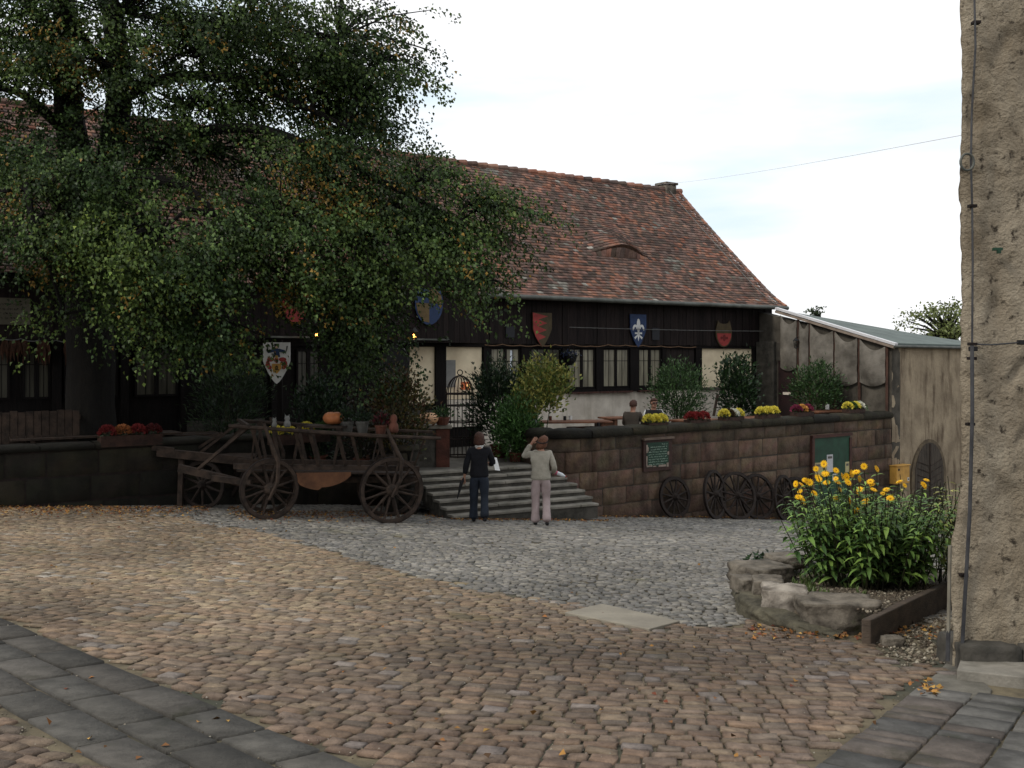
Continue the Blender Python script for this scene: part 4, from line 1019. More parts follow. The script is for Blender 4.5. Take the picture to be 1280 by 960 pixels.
b = MB(); b.beam(wp(2.5, .67, .84), wp(3.7, .9, 1.12), .11, .13); b.beam(wp(2.4, .3, .9), wp(3.1, .7, .95), .08, .1); b.build('drawbar', m_cart, wg)
b = MB(); b.beam(wp(3.3, .4, 1.15), wp(2.4, -.1, 1.92), .05, .05); b.beam(wp(2.4, -.15, 1.9), wp(2.7, 1.4, 1.92), .05, .06); b.build('front_brace', m_cart, wg)

# second, smaller handcart at the far left of the wagon
hb = at(262, 600, 20.0); hz = gz(hb.x, hb.y); hc = thing('handcart', 'small dark wooden handcart with a long beam between the tree wall and the ladder wagon', 'cart', (hb.x, hb.y, hz))
def hp(x, y, z): return Vector((hb.x+x, hb.y+y, hz+z))
b = MB(); b.beam(hp(-.75, -.75, 1.08), hp(.95, -.55, .88), .13, .15); b.build('beam', m_cart, hc)
b = MB(); b.beam(hp(-.85, -.72, 1.16), hp(-.45, -.72, 1.10), .09, .1); b.build('handle', m_cart, hc)
b = MB(); b.beam(hp(-.36, -.66, .05), hp(-.33, -.66, 1.0), .08, .09); b.build('prop', m_cart, hc)
b = MB(); [b.beam(hp(*p), hp(*q), .05, .05) for p, q in (((-.1,-.4,1.0),(.6,-.4,1.55)), ((.2,-.1,1.0),(.75,-.1,1.6)), ((-.4,-.2,.95),(.3,-.2,1.4)), ((-.6,-.1,1.0),(.1,.1,1.35)), ((.6,-.45,1.55),(.8,.1,1.58)))]; b.build('frame', m_cart, hc)
b = MB(); [b.beam(hp(-.6,y,1.0), hp(.9,y,.95), .12, .03) for y in (-.35,-.18,0,.17)]; b.build('bed', m_cart, hc)
for y, x in ((-.62, .05), (.25, .1)):
    w_ = bpy.data.objects.new('wheel', None); COL.objects.link(w_); w_.parent = hc; w_.location = (x, y, .46); w_.rotation_euler = (0, 0, -.25); wheel(w_, .46, 10, m_cartd, wd=.05)
b = MB(); b.beam(hp(.05, -.6, .46), hp(.1, .25, .46), .06); b.build('axle', m_cart, hc)

# ============================================================ IRON CAGE
cg = at(575, 568, 24.0); cg.z = .78; cage = thing('iron_cage', 'tall rusty iron birdcage with a domed top standing by the entrance', 'cage', cg)
Rc = .31; Hc = 1.45
for k in range(10):
    a = 2*PI*k/10+.2; x, y = Rc*math.cos(a), Rc*math.sin(a); b = MB(); pts = [(x, y, 0), (x, y, Hc)]
    for i in range(1, 7): q = PI/2*i/6; pts.append((x*math.cos(q), y*math.cos(q), Hc+.42*math.sin(q)))
    b.tube(pts, .012, 5); b.build('bar', m_iron, cage, world=False)
for z in (.02, .42, .8, 1.18, 1.45):
    b = MB(); b.tube([(Rc*1.03*math.cos(2*PI*i/20), Rc*1.03*math.sin(2*PI*i/20), z) for i in range(20)], .016 if z != 1.45 else .02, 6, closed=True); b.build('hoop', m_iron, cage, world=False)
b = MB(); b.tube([(.06*math.cos(2*PI*i/12), 0, Hc+.49+.06*math.sin(2*PI*i/12)) for i in range(12)], .012, 5, closed=True); b.build('ring', m_iron, cage, world=False)

# ============================================================ TERRACE FURNITURE
def tbl(px, py, Y, L, rz, label):
    c = at(px, py, Y); t = thing('trestle_table', label, 'table', (c.x, c.y, .78), rz, 'beer garden tables on the terrace'); hgt = c.z-.78
    for i, y in enumerate((-.24, 0, .24)):
        b = MB(); b.box((0, y, hgt-.02), (L, .225, .04)); b.build('board', m_table, t, world=False, bevel=.005)
    for s_ in (-1, 1):
        b = MB(); b.box((s_*L*.38, 0, (hgt-.04)/2), (.08, .6, hgt-.045)); b.build('leg', m_table, t, world=False)
    b = MB(); b.box((0, 0, .3), (L*.74, .06, .1)); b.build('stretcher', m_table, t, world=False); return t, hgt
def bench(px, py, Y, L, rz, label):
    c = at(px, py, Y); t = thing('bench', label, 'bench', (c.x, c.y, .78), rz, 'plank benches on the terrace'); h_ = c.z-.78
    b = MB(); b.box((0, 0, h_-.02), (L, .28, .04)); b.build('seat', m_table, t, world=False, bevel=.005)
    for s_ in (-1, 1):
        b = MB(); b.box((s_*L*.4, 0, (h_-.04)/2), (.06, .25, h_-.045)); b.build('leg', m_table, t, world=False)
rzb = math.atan2(.5952, .8036)
tbl(712, 526, 24.3, 1.9, rzb*.3, 'wooden trestle table behind the small yellow-green tree, cups on top')
tbl(790, 521, 26.4, 1.6, rzb*.6, 'wooden table between the window wall and the seated people')
tbl(733, 537, 23.55, 1.6, .35, 'low near table just behind the coping left of the seated man')
tbl(868, 524, 26.6, 1.3, rzb, 'wooden table behind the red flower box'); tbl(945, 521, 28.4, 1.8, rzb, 'wooden table behind the two yellow flower boxes'); tbl(1035, 513, 30, 1.8, rzb, 'pale wooden table in front of the annex nets')
bench(748, 533, 24.6, 1.5, rzb*.4, 'plank bench in front of the table with cups'); bench(900, 528, 27.1, 1.3, rzb, 'plank bench behind the box with yellow and white flowers'); bench(1000, 520, 29, 1.3, rzb, 'plank bench behind the purple flower box')
tl_, _ = tbl(120, 543, 19.3, 3.0, .62, 'long dark table behind the left wall at the foot of the tree')
tl2, _ = tbl(225, 542, 20.6, 1.6, .62, 'dark table behind the left wall, right of the tree trunk')
for t in (tl_, tl2):
    for ch in t.children: ch.data = ch.data.copy(); ch.data.materials[0] = m_cart
# plank fence at the far left
t = thing('plank_fence', 'low brown plank screen behind the left wall at the foot of the tree', 'fence', at(45, 545, 19.0)); fz = Fr((at(0,0,18.2).x-.6, 17.75), (1.35, 1)); b = MB()
for i in range(16): b.fbox(fz, i*.13, i*.13+.118, 1.0, fz.z(45, 514)+R.uniform(-.015, .015), -.015, .015)
b.build('planks', m_cart, t); b = MB(); b.fbox(fz, 0, 2.1, 1.95, 2.03, -.06, -.017); b.build('rail', m_cart, t)
def mug(px, py, Y, label, m, r=.035, h=.1):
    c = at(px, py, Y); b = MB(); b.lathe([(r*.8,0),(r,.01),(r,h),(r*.85,h),(r*.8,.02)], (0,0,0), 10); o = b.build('cup', m, world=False, smooth=False); o.location = c; tag(o, label, 'cup', 'cups and jars on the tables'); return o
mug(688, 525.5, 24.3, 'small brown cup at the left end of the table with cups', m_terra); mug(706, 525.5, 24.25, 'dark cup in the middle of the table with cups', m_black); 
mug(713, 525, 24.2, 'white cup beside the dark one on the table with cups', m_white, .04); mug(748, 536, 23.5, 'dark drinking glass with a white rim on the near table', m_black, .035, .14)
mug(1034, 512, 30, 'white jug on the pale table before the annex', m_white, .06, .16)
# white draped covers by the small tree
t = thing('covered_bundle', 'crumpled white covers behind the terrace wall left of the tables', 'cover', at(652, 545, 23.6)); V = []
for k, (px, py, s_) in enumerate(((644, 533, .26), (661, 531, .28), (654, 542, .3))):
    bm_ = MB(); cc = at(px, py, 23.5); n = 14; vs = []
    for j in range(n+1):
        for i in range(n):
            th = PI*j/n; ph = 2*PI*i/n; rr_ = s_*(1+.45*mn.noise((k*5+2*math.sin(th)*math.cos(ph), 2*math.sin(th)*math.sin(ph), 2*math.cos(th)))); vs.append(cc+Vector((rr_*.7*math.sin(th)*math.cos(ph), rr_*.5*math.sin(th)*math.sin(ph), rr_*.8*math.cos(th))))
    fs = [(j*n+i, j*n+(i+1)%n, (j+1)*n+(i+1)%n, (j+1)*n+i) for j in range(n) for i in range(n)]
    bm_.add(vs, fs); bm_.build('fold', mat('white_cloth', hexc('b8bcc4', .8), hexc('8a8e96', .8), 9, .9, .4, 20), t)
# dark bench backs / plank leaning
b = MB(); b.beam(at(892, 520, 29.5), at(897, 493, 29.5), .1, .06); o = b.build('leaning_plank', m_cart); tag(o, 'short reddish plank leaning on the grey wall under the cream panel', 'plank')

# ============================================================ FLOWER BOXES
def flowerbox(px, py, w, cols, label, Y=None, off=-.16, fr=RW, zc=None, rz=None):
    a = fr.s(px, off); c = fr.p(a, 0, off); c.z = CH-(py-HZ)/F*c.y
    if Y: c = at(px, py, Y)
    rz = math.atan2(fr.u.y, fr.u.x) if rz is None else rz
    t = thing('flower_box', label, 'flower box', c, rz, 'flower boxes along the terrace edge')
    b = MB(); h = .2; th = .02
    b.box((0,-.11,h/2),(w,th,h)); b.box((0,.11,h/2),(w,th,h)); b.box((-w/2+th/2,0,h/2),(th,.199,h-.004)); b.box((w/2-th/2,0,h/2),(th,.199,h-.004)); b.box((0,0,.08),(w-.045,.195,.14))
    b.box((0,-.124,h*.5),(w,.006,.012)); b.build('box', m_planter, t, world=False)
    n = len(cols)
    for i, k in enumerate(cols):
        x = -w/2+w*(i+.5)/n; r_ = w/n*.46; m = 150; q = rdir(m); q[:, 2] = np.abs(q[:, 2]); P = q*[r_*.95, .13, .13]+[x, 0, h+.02]
        cc = np.tile(hexc(k, 1.2), (m, 1))*NR.uniform(.6, 1.1, (m, 1)); leaves('blossoms', P, q+[0,0,.3], rdir(m), .065, .06, cc, m_petal2, t, world=False)
    m = 60*n; P = NR.uniform(-1, 1, (m, 3))*[w/2, .12, .04]+[0, 0, h+.01]; leaves('foliage', P, rdir(m)+[0,0,.4], rdir(m), .07, .035, np.tile(hexc('2f4420', .8), (m, 1))*NR.uniform(.5, 1.2, (m, 1)), m_gardenleaf, t, world=False)
    return t
m_petal2 = mat('blossom', (1,1,1), (.85,.85,.85), 20, .7, 0, attr=True, transl=.15)
Y_, Rd, Pp, Wh, Or = 'e8d820', '8c1818', '7c1c40', 'd8d8c8', 'd89a30'
flowerbox(819, 539, .62, [Y_, Y_, Y_], 'box of three pale yellow mums in front of the seated couple'); flowerbox(871.5, 535, .68, [Rd, Rd, Rd], 'box of dark red flowers right of the seated couple')
flowerbox(914, 531, .70, [Y_, '4a3a20', Wh, Y_], 'box of mixed yellow and white flowers right of the red one'); flowerbox(959.5, 527.5, .72, [Y_, Y_, Y_], 'box of three yellow mums below the dark leafy bush')
flowerbox(1002.5, 524.5, .70, [Pp, Or, Pp], 'box of purple flowers with one orange between'); flowerbox(1067, 520, .72, [Y_, '3a5a24', Y_, Wh], 'box of yellow and white flowers near the annex corner')
t = flowerbox(163, 557, 1.1, ['7a1a1a', '9c5a20', '7a1a1a', '5a1a1a'], 'dark box of red flowers on the left wall under the tree', fr=Fr((-7.7, 18.5), (1.35, 1)), off=-.06)
# flowers behind the wagon rail
flowerbox(352, 556, .5, [Y_, Y_], 'small box of yellow flowers behind the left end of the wagon', Y=20.3, rz=.5); flowerbox(392, 552, .6, [Y_, '3a5a24'], 'small box of yellow flowers behind the wagon slats', Y=20.6, rz=.5)

# ============================================================ POTTED BUSHES
def bush(label, px, py_top, py_bot, Y, wpx, n, cols, leaf=(.09, .03), pot=None, stems=7, narrow=0, crown0=.15, name='potted_bush', cat='bush', groundz=.78, yaw=0, zspread=1, droop=.1, gap=.0):
    n = int(n*1.5); c = at(px, py_bot, Y); c.z = groundz; top = CH-(py_top-HZ)/F*Y; H = top-groundz; W = wpx/F*Y/2
    t = thing(name, label, cat, c); z0 = crown0*H
    if pot:
        b = MB(); r_, h_ = pot; b.lathe([(r_*.72,0),(r_*.95,h_*.85),(r_*1.08,h_*.87),(r_*1.08,h_),(r_*.9,h_),(r_*.85,h_*.9)], (0,0,0), 14); b.build('pot', m_terra, t, world=False)
    b = MB(); tips = []
    for k in range(stems):
        a = R.uniform(0, 2*PI); rr_ = W*R.uniform(.15, .9); zt = H*R.uniform(.6, .97); p0 = (.04*math.cos(a), .04*math.sin(a), .02); pm = (rr_*.35*math.cos(a), rr_*.35*math.sin(a), zt*.5); pt = (rr_*math.cos(a), rr_*math.sin(a), zt)
        b.tube([p0, pm, pt], [.018, .012, .004], 5); tips.append((p0, pm, pt))
    b.build('stems', m_stem, t, world=False)
    nc = max(6, n//26); q = rdir(nc)*(NR.uniform(.25, 1, (nc, 1))**.45); cc = q*[W, W*.9, (H-z0)/2]+[0, 0, (H+z0)/2]
    if narrow: cc[:, :2] *= (1-narrow*np.clip((cc[:, 2:3]-z0)/(H-z0), 0, 1))
    idx = NR.randint(0, nc, n); P = cc[idx]+NR.normal(0, 1, (n, 3))*[W*.17+.03, W*.17+.03, (H-z0)*.07+.03]
    D = (P-[0, 0, z0*.6])*[1, 1, .8]; D /= np.linalg.norm(D, axis=1, keepdims=True); D = D+rdir(n)*.6+[0, 0, -droop]
    cl = np.array([hexc(h) for h in cols]); shade = NR.uniform(.6, 1.2, nc)[idx][:, None]*NR.uniform(.7, 1.25, (n, 1))
    leaves('foliage', P, D, rdir(n)+[0, 0, .8], NR.uniform(leaf[0]*.7, leaf[0]*1.2, n), leaf[1], cl[NR.randint(0, len(cl), n)]*shade, m_gardenleaf, t, world=False, curl=.15)
    return t
GD = ['28401f','304826','203424']; GM = ['3c5c2c','496c34','2f4f26']; GY = ['989838','788a32','b0a942','607830']
bush('tall dark oleander in front of the windows behind the woman in the dark sweater', 624, 458, 560, 23.8, 72, 2600, GD+['2c4426'], (.12,.036), (.2,.3))
bush('bright feathery green bush right beside the top of the steps', 645, 500, 585, 22.9, 50, 2600, ['4f7a34','5c8a3c','3f6a2c','466e30'], (.10,.034), (.18,.2), crown0=.05)
# small tree with yellow-green crown
bush('small slender tree with a yellow-green crown behind the terrace wall', 680, 445, 540, 23.4, 58, 1500, GY, (.10,.055), (.16,.2), 3, crown0=.48, name='small_tree', cat='tree')
bush('yellow-green side tree crown touching the bright feathery bush', 660, 472, 545, 23.0, 34, 600, GY, (.09,.05), None, 2, crown0=.5, name='small_tree', cat='tree')
bush('wide bush with willow-like leaves in front of the dark shutter', 849, 455, 522, 28.2, 64, 2300, GM, (.11,.032), (.2,.3), 12, crown0=.25)
bush('dark leafy bush in front of the cream panel', 921, 446, 520, 29.6, 54, 1500, GD+['2e5024'], (.13,.06), (.22,.35), crown0=.25, narrow=.3)
bush('bush beside the maroon door of the annex', 1019, 456, 520, 30.3, 56, 1900, GM, (.11,.038), (.2,.3), crown0=.35)
bush('dark bamboo-like bush behind the left wall near the door', 286, 445, 545, 21.6, 84, 2600, GD+['2f4a1c'], (.14,.022), (.2,.3))
bush('low dark bush behind the middle of the wagon', 398, 470, 545, 21.2, 62, 1300, GD, (.10,.05), (.18,.3))
bush('reddish green bush above the right half of the wagon', 452, 488, 540, 20.6, 55, 1000, ['26331c','3a3a22','4a2c28'], (.07,.04), (.16,.3))
bush('autumn coloured climber over the right end of the wagon', 500, 462, 552, 20.3, 66, 2000, ['4a4a20','6a5c24','39441e','5a3a20'], (.08,.05), None, name='climbing_plant', cat='plant', crown0=.2)
bush('small green plant right of the annex corner flower box', 1072, 505, 521, 29.0, 20, 160, GM, (.07,.04), (.08,.12), 4, groundz=1.5)

# ============================================================ PUMPKINS, POTS ON WAGON AND LEDGE
def pumpkin(label, px, py, Y, r, h, m):
    c = at(px, py, Y); t = thing('pumpkin', label, 'pumpkin', c); n = 32; vs = []; mj = 12
    for j in range(mj+1):
        th = PI*j/mj
        for i in range(n):
            ph = 2*PI*i/n; q = 1-.07*abs(math.cos(ph*5))**3; vs.append((r*q*math.sin(th)**.8*math.cos(ph), r*q*math.sin(th)**.8*math.sin(ph), h/2+h/2*math.cos(th)*(1-.12*(math.sin(th) < .3))))
    b = MB(); b.add(vs, [(j*n+i, (j+1)*n+i, (j+1)*n+(i+1)%n, j*n+(i+1)%n) for j in range(mj) for i in range(n)]); b.build('body', m, t, world=False, smooth=True)
    b = MB(); b.tube([(0,0,h*.9),(0.01,0,h*1.05),(.03,.01,h*1.15)], [.02,.014,.016], 6); b.build('stalk', m_stem, t, world=False)
    return t
pumpkin('orange pumpkin lying on a board on the wagon', 417, 531, 18.5, .19, .24, m_pump); pumpkin('pale pumpkin on the stone ledge left of the iron cage', 535, 531, 21.5, .22, .26, m_pumpp)
b = MB(); c = at(408, 533, 18.45); b.box((0,0,0), (.75,.3,.04), -.3); o = b.build('display_board', m_cart, world=False); o.location = c; tag(o, 'short board across the wagon under the orange pumpkin', 'board')
def pot(label, px, py, Y, r, h, m, plant=None, group=None):
    c = at(px, py, Y); t = thing('plant_pot', label, 'plant pot', c, group=group); b = MB(); b.lathe([(r*.75,0),(r,h*.8),(r*1.1,h*.82),(r*1.1,h),(r*.85,h),(r*.8,h*.85)], (0,0,0), 12); b.build('pot', m, t, world=False)
    if plant:
        n = 140; q = rdir(n); q[:,2] = np.abs(q[:,2]); leaves('foliage', q*[r*1.7,r*1.7,h*1.5]*NR.uniform(.3,1,(n,1))+[0,0,h], q+[0,0,.5], rdir(n), .07, .04, np.array([hexc(k, .9) for k in plant])[NR.randint(0,len(plant),n)]*NR.uniform(.6,1.1,(n,1)), m_gardenleaf, t, world=False)
m_gpot = mat('grey_pot', hexc('6a6862', .7), hexc('4c4a46', .7), 6, .9, .2)
pot('grey pot right of the orange pumpkin on the wagon', 434, 541, 18.5, .11, .2, m_gpot, GD); pot('grey pot with two handles, left of the red flowers on the wagon', 453, 541, 18.35, .11, .2, m_gpot, GD)
pot('pot of dark red flowers on the wagon', 476, 543, 18.2, .1, .16, m_terra, ['6a1424','3a1a1a','26331c']); pot('terracotta pot on the ledge right of the pale pumpkin', 553, 531, 21.7, .15, .16, m_terra, GM)
# clay figure
c = at(492, 541, 18.1); b = MB(); b.lathe([(.07,0),(.09,.05),(.08,.14),(.05,.19),(.065,.24),(.05,.3),(.02,.32)], (0,0,0), 12); o = b.build('clay_figure', m_terra, world=False, smooth=True); o.location = c; tag(o, 'small clay figure near the right end of the wagon', 'figurine')
m_gpot2 = mat('off_white', (.22,.22,.21), (.16,.16,.15), 6, .7, 0)
# white cat shaped ornaments (body, ears)
for i, (px, lb) in enumerate(((343, 'white ceramic ornament at the left of the pair on the wagon rail'), (359, 'white ceramic cat ornament, the larger of the pair on the wagon rail'))):
    c = at(px, 534, 19.0); b = MB(); b.lathe([(.05,0),(.07,.04),(.06,.1),(.04,.13),(.055,.17),(.04,.21),(.01,.22)], (0,0,0), 12)
    for s_ in (-1,1): b.tube([(s_*.03,0,.2),(s_*.04,0,.25)], [.015,.003], 5)
    o = b.build('ornament', m_gpot2, world=False, smooth=True); o.location = c; o.scale = (.75+.2*i,)*3; tag(o, lb, 'ornament')
# stone ledge with brick for the pumpkin
t = thing('stone_ledge', 'stone and brick ledge left of the iron cage carrying the pale pumpkin', 'ledge', at(545, 570, 21.9)); fl = Fr((at(520,0,21.6).x, 21.6), (1, .15))
b = MB(); b.fbox(fl, .0, .75, 1.58, 1.66, -.5, .05); b.build('slab', m_step, t, bevel=.02); b = MB(); b.fbox(fl, .42, .7, .78, 1.575, -.4, .0); b.build('brick_pier', mat('brick', hexc('6b3a2a', .7), hexc('4a2a20', .7), 5, .9, .4), t); b = MB(); b.fbox(fl, .0, .415, .78, 1.575, -.4, -.03); b.build('stone_pier', m_riser, t)
# ============================================================ BIG LINDEN TREE
tr = thing('linden_tree', 'huge linden tree with dark trunk and drooping branches covering the left of the tavern', 'tree', (-7.9, 19.5, .78))
def limb(pts, r): 
    P = [Vector(p) for p in pts]; out_ = []; rr_ = []
    for i in range(len(P)-1):
        for k in range(6):
            t = k/6; p0 = P[max(i-1,0)]; p1, p2 = P[i], P[i+1]; p3 = P[min(i+2, len(P)-1)]
            q = .5*((2*p1)+(p2-p0)*t+(2*p0-5*p1+4*p2-p3)*t*t+(3*p1-p0-3*p2+p3)*t**3); out_.append(q+Vector((mn.noise(q*.9)*.06, mn.noise(q*.9+Vector((5,0,0)))*.06, 0)))
            f = (i+t)/(len(P)-1); rr_.append(r[0]+(r[1]-r[0])*f)
    out_.append(P[-1]); rr_.append(r[1]); return out_, rr_
b = MB(); p_, r_ = limb([(-7.9,19.5,.3),(-7.88,19.5,2.2),(-7.92,19.45,4.6),(-7.9,19.5,6.2)], (.46, .40)); r_[0] = .62; r_[1] = .52; b.tube(p_, r_, 14)
b.build('trunk', m_bark, tr, smooth=True)
mains = [([(-7.95,19.5,5.6),(-8.25,19.4,7.6),(-8.35,19.3,10),(-8.6,19.2,14)], (.34,.12)), ([(-7.85,19.5,5.6),(-7.45,19.55,7.4),(-7.5,19.6,9.2),(-7.9,19.7,11.5),(-7.2,19.8,14)], (.30,.10)),
 ([(-7.5,19.55,7.9),(-6.6,19.4,8.25),(-5.2,19.0,8.2),(-3.8,18.6,7.6),(-2.6,18.3,7.0)], (.13,.03)), ([(-7.6,19.5,5.9),(-6.2,19,7.0),(-4.4,18.4,7.1),(-2.4,18.0,6.2),(-.9,17.8,5.4)], (.14,.03)),
 ([(-7.8,19.4,5.2),(-6.8,18.6,6.1),(-5.6,17.9,6.0),(-4.6,17.4,5.0)], (.17,.03)), ([(-8,19.3,5.3),(-8.2,18.2,6.2),(-8.0,17.2,6.0),(-7.6,16.5,4.9)], (.16,.03)),
 ([(-8.1,19.5,5.8),(-9.4,19.0,6.6),(-11,18.3,6.8),(-12.5,17.8,6.0)], (.2,.05)), ([(-8.3,19.3,8.8),(-9.3,18.9,10),(-10.6,18.4,11)], (.13,.04)),
 ([(-7.5,19.6,9.5),(-6.3,19.3,10.4),(-4.7,19,10.6),(-3,18.7,10.2)], (.10,.02)), ([(-7.9,19.7,11.0),(-6,19.4,12.4),(-4.2,19.1,12.8)], (.12,.03)), ([(-7.5,19.5,8.3),(-7.9,18.4,9.2),(-7.6,17.4,9.4)], (.1,.03)),
 ([(-8.2,19.4,7.2),(-9.0,18.8,7.9),(-10,18.2,7.7)], (.12,.03))]
skel = []
for pts, r in mains:
    P, RRr = limb(pts, r); b = MB(); b.tube(P, RRr, 9); b.build('limb', m_bark, tr, smooth=True); skel += P
skel = np.array([tuple(p) for p in skel])
# lobes: px, py, Y, rx, ry (pixels), depth radius (m), sprays, brightness (lit boughs painted lighter)
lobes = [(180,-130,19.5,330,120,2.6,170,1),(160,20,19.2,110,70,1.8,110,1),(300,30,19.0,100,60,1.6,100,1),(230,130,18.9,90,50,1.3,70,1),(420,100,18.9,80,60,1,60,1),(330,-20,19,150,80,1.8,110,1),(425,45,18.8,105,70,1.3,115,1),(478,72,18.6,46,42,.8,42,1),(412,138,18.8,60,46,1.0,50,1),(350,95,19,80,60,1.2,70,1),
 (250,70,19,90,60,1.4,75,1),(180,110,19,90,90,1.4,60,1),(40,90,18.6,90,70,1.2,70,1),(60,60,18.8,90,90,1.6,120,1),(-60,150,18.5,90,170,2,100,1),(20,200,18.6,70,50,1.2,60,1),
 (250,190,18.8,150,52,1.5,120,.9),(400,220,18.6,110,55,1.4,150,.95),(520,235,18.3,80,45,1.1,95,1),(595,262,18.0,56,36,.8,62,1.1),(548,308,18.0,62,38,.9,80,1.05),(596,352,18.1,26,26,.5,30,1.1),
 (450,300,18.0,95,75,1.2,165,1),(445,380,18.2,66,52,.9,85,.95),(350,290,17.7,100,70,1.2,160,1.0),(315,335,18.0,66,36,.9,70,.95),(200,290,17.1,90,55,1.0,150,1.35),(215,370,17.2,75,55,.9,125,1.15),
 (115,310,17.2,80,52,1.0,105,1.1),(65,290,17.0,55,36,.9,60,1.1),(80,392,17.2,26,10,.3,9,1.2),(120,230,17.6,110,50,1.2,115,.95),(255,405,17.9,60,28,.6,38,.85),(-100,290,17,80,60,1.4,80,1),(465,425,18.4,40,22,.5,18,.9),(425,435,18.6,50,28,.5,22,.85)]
SP=[];SD=[];SB=[];TW = MB()
for px, py, Y, rx, ry, rd, ns, br in lobes:
    c = np.array(at(px, py, Y)); k = Y/F
    ns = int(ns*(1.55 if py < 180 else 1.15)); nsub = max(3, ns//9); qs = rdir(nsub)*(NR.uniform(.1, 1, (nsub, 1))**.42); wi = NR.randint(0, nsub, ns)
    q = qs[wi]; P = c+q*[rx*k, rd, ry*k]+NR.normal(0, 1, (ns, 3))*[.36, .36, .13]; subb = NR.uniform(.6, 1.45, nsub)[wi]
    # connect with a few thin branches
    d = np.linalg.norm(skel-c, axis=1); j = d.argmin(); root_ = skel[j]
    mid = (root_+c)/2+[0, 0, .25]
    TW.tube([tuple(root_), tuple(mid), tuple(c)], [.055, .04, .025], 5)
    for i in range(0, ns, 3): TW.tube([tuple(c+(P[i]-c)*.05), tuple((c+P[i])/2+np.array([0,0,.12])), tuple(P[i])], [.022, .014, .006], 4, cap=False)
    hd = (P-np.array([-7.9, 19.3, 7.0])); hd[:, 2] *= .25; hd /= np.linalg.norm(hd, axis=1, keepdims=True)+1e-6
    SP.append(P); SD.append(hd*.8+q*[1,1,.4]*.5+rdir(ns)*.45+[0,0,-.35]); SB.append(br*subb)
TW.build('branches', m_bark, tr)
SP = np.concatenate(SP); SD = np.concatenate(SD); SB = np.concatenate(SB); SD /= np.linalg.norm(SD, axis=1, keepdims=True)
nl = 44; n = len(SP); print('sprays', n)
ti = NR.uniform(0, 1, (n, nl)); Ls = NR.uniform(.5, 1.0, n)
pos = SP[:, None]+SD[:, None]*((ti-.35)*Ls[:, None])[..., None]+NR.normal(0, 1, (n, nl, 3))*[.085,.085,.05]; pos[..., 2] -= .30*(ti**2)
side = NR.normal(0, 1, (n, nl, 3)); D = SD[:, None]*.7+side*.55+np.array([0, 0, -.45])
yel = (NR.uniform(0, 1, n) < .012) | (np.array([mn.noise(tuple(p*1.1)) for p in SP]) > .46)
cl = np.array([hexc(h, 1.0) for h in ('2c421c','25391a','364f20','3f5624','213214')])
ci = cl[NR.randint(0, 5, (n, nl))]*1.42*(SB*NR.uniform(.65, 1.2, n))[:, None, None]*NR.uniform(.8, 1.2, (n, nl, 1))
ci *= 1+np.clip(SB-.95, 0, 1)[:, None, None]*np.array([.9, .45, .1]); yc = hexc('b08a22', .9); ymask = yel[:, None] & (NR.uniform(0, 1, (n, nl)) < .45); ymask |= NR.uniform(0, 1, (n, nl)) < .006  # brighter sprays turn yellow-green: sunlit look painted into the leaf colour
ci[ymask] = np.array(yc)*NR.uniform(.5, 1.0, (ymask.sum(), 1))
N_ = n*nl; nrm = NR.normal(0, .55, (N_, 3))+[0, -.15, 1]
sz = NR.uniform(.05, .082, N_)
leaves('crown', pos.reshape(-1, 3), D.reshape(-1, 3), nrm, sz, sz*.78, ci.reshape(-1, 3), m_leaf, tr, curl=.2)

# trees beyond the annex
def fartree(label, px, py, Y, rx, ry, ns, leafs, col, trunkz=-3.0, seed=1, lsz=.16):
    rs = np.random.RandomState(seed); c = np.array(at(px, py, Y)); k = Y/F; t = thing('tree', label, 'tree', (c[0], c[1], trunkz), group=None)
    q = rs.normal(0, 1, (ns, 3)); q /= np.linalg.norm(q, axis=1, keepdims=True); q *= rs.uniform(.3, 1, (ns, 1))**.5; P = c+q*[rx*k, rx*k*.7, ry*k]
    b = MB(); b.tube([(c[0], c[1], trunkz), (c[0]+.1, c[1], c[2]-ry*k*.9)], [.3, .18], 8); b.build('trunk', m_bark, t)
    b = MB()
    for p in P: b.tube([(c[0]+.1, c[1], c[2]-ry*k*.9), tuple((p+c)/2-[0,0,ry*k*.25]), tuple(p)], [.07,.045,.012], 4, cap=False)
    b.build('branches', m_bark, t)
    idx = np.repeat(np.arange(ns), leafs); pp = P[idx]+rs.normal(0, 1, (len(idx), 3))*[rx*k*.13, .4, ry*k*.13]
    D = rs.normal(0, 1, (len(idx), 3)); cc = np.tile(hexc(col), (len(idx), 1))*rs.uniform(.6, 1.5, (len(idx), 1)); leaves('crown', pp, D, rs.normal(0, 1, (len(idx), 3)), lsz, lsz*.6, cc, m_gardenleaf, t)
fartree('sparse airy tree rising behind the green sheet roof next to the rough wall', 1184, 404, 46, 56, 27, 70, 24, '6a7638', seed=3)
fartree('tiny tree top peeping over the upper end of the green sheet roof', 1019, 388, 50, 9, 5, 10, 14, '3a4a2a', seed=4, lsz=.13)
fartree('bushy tree mass behind the annex hidden by the rough wall', 1290, 395, 52, 90, 50, 90, 40, '48582c', seed=6)

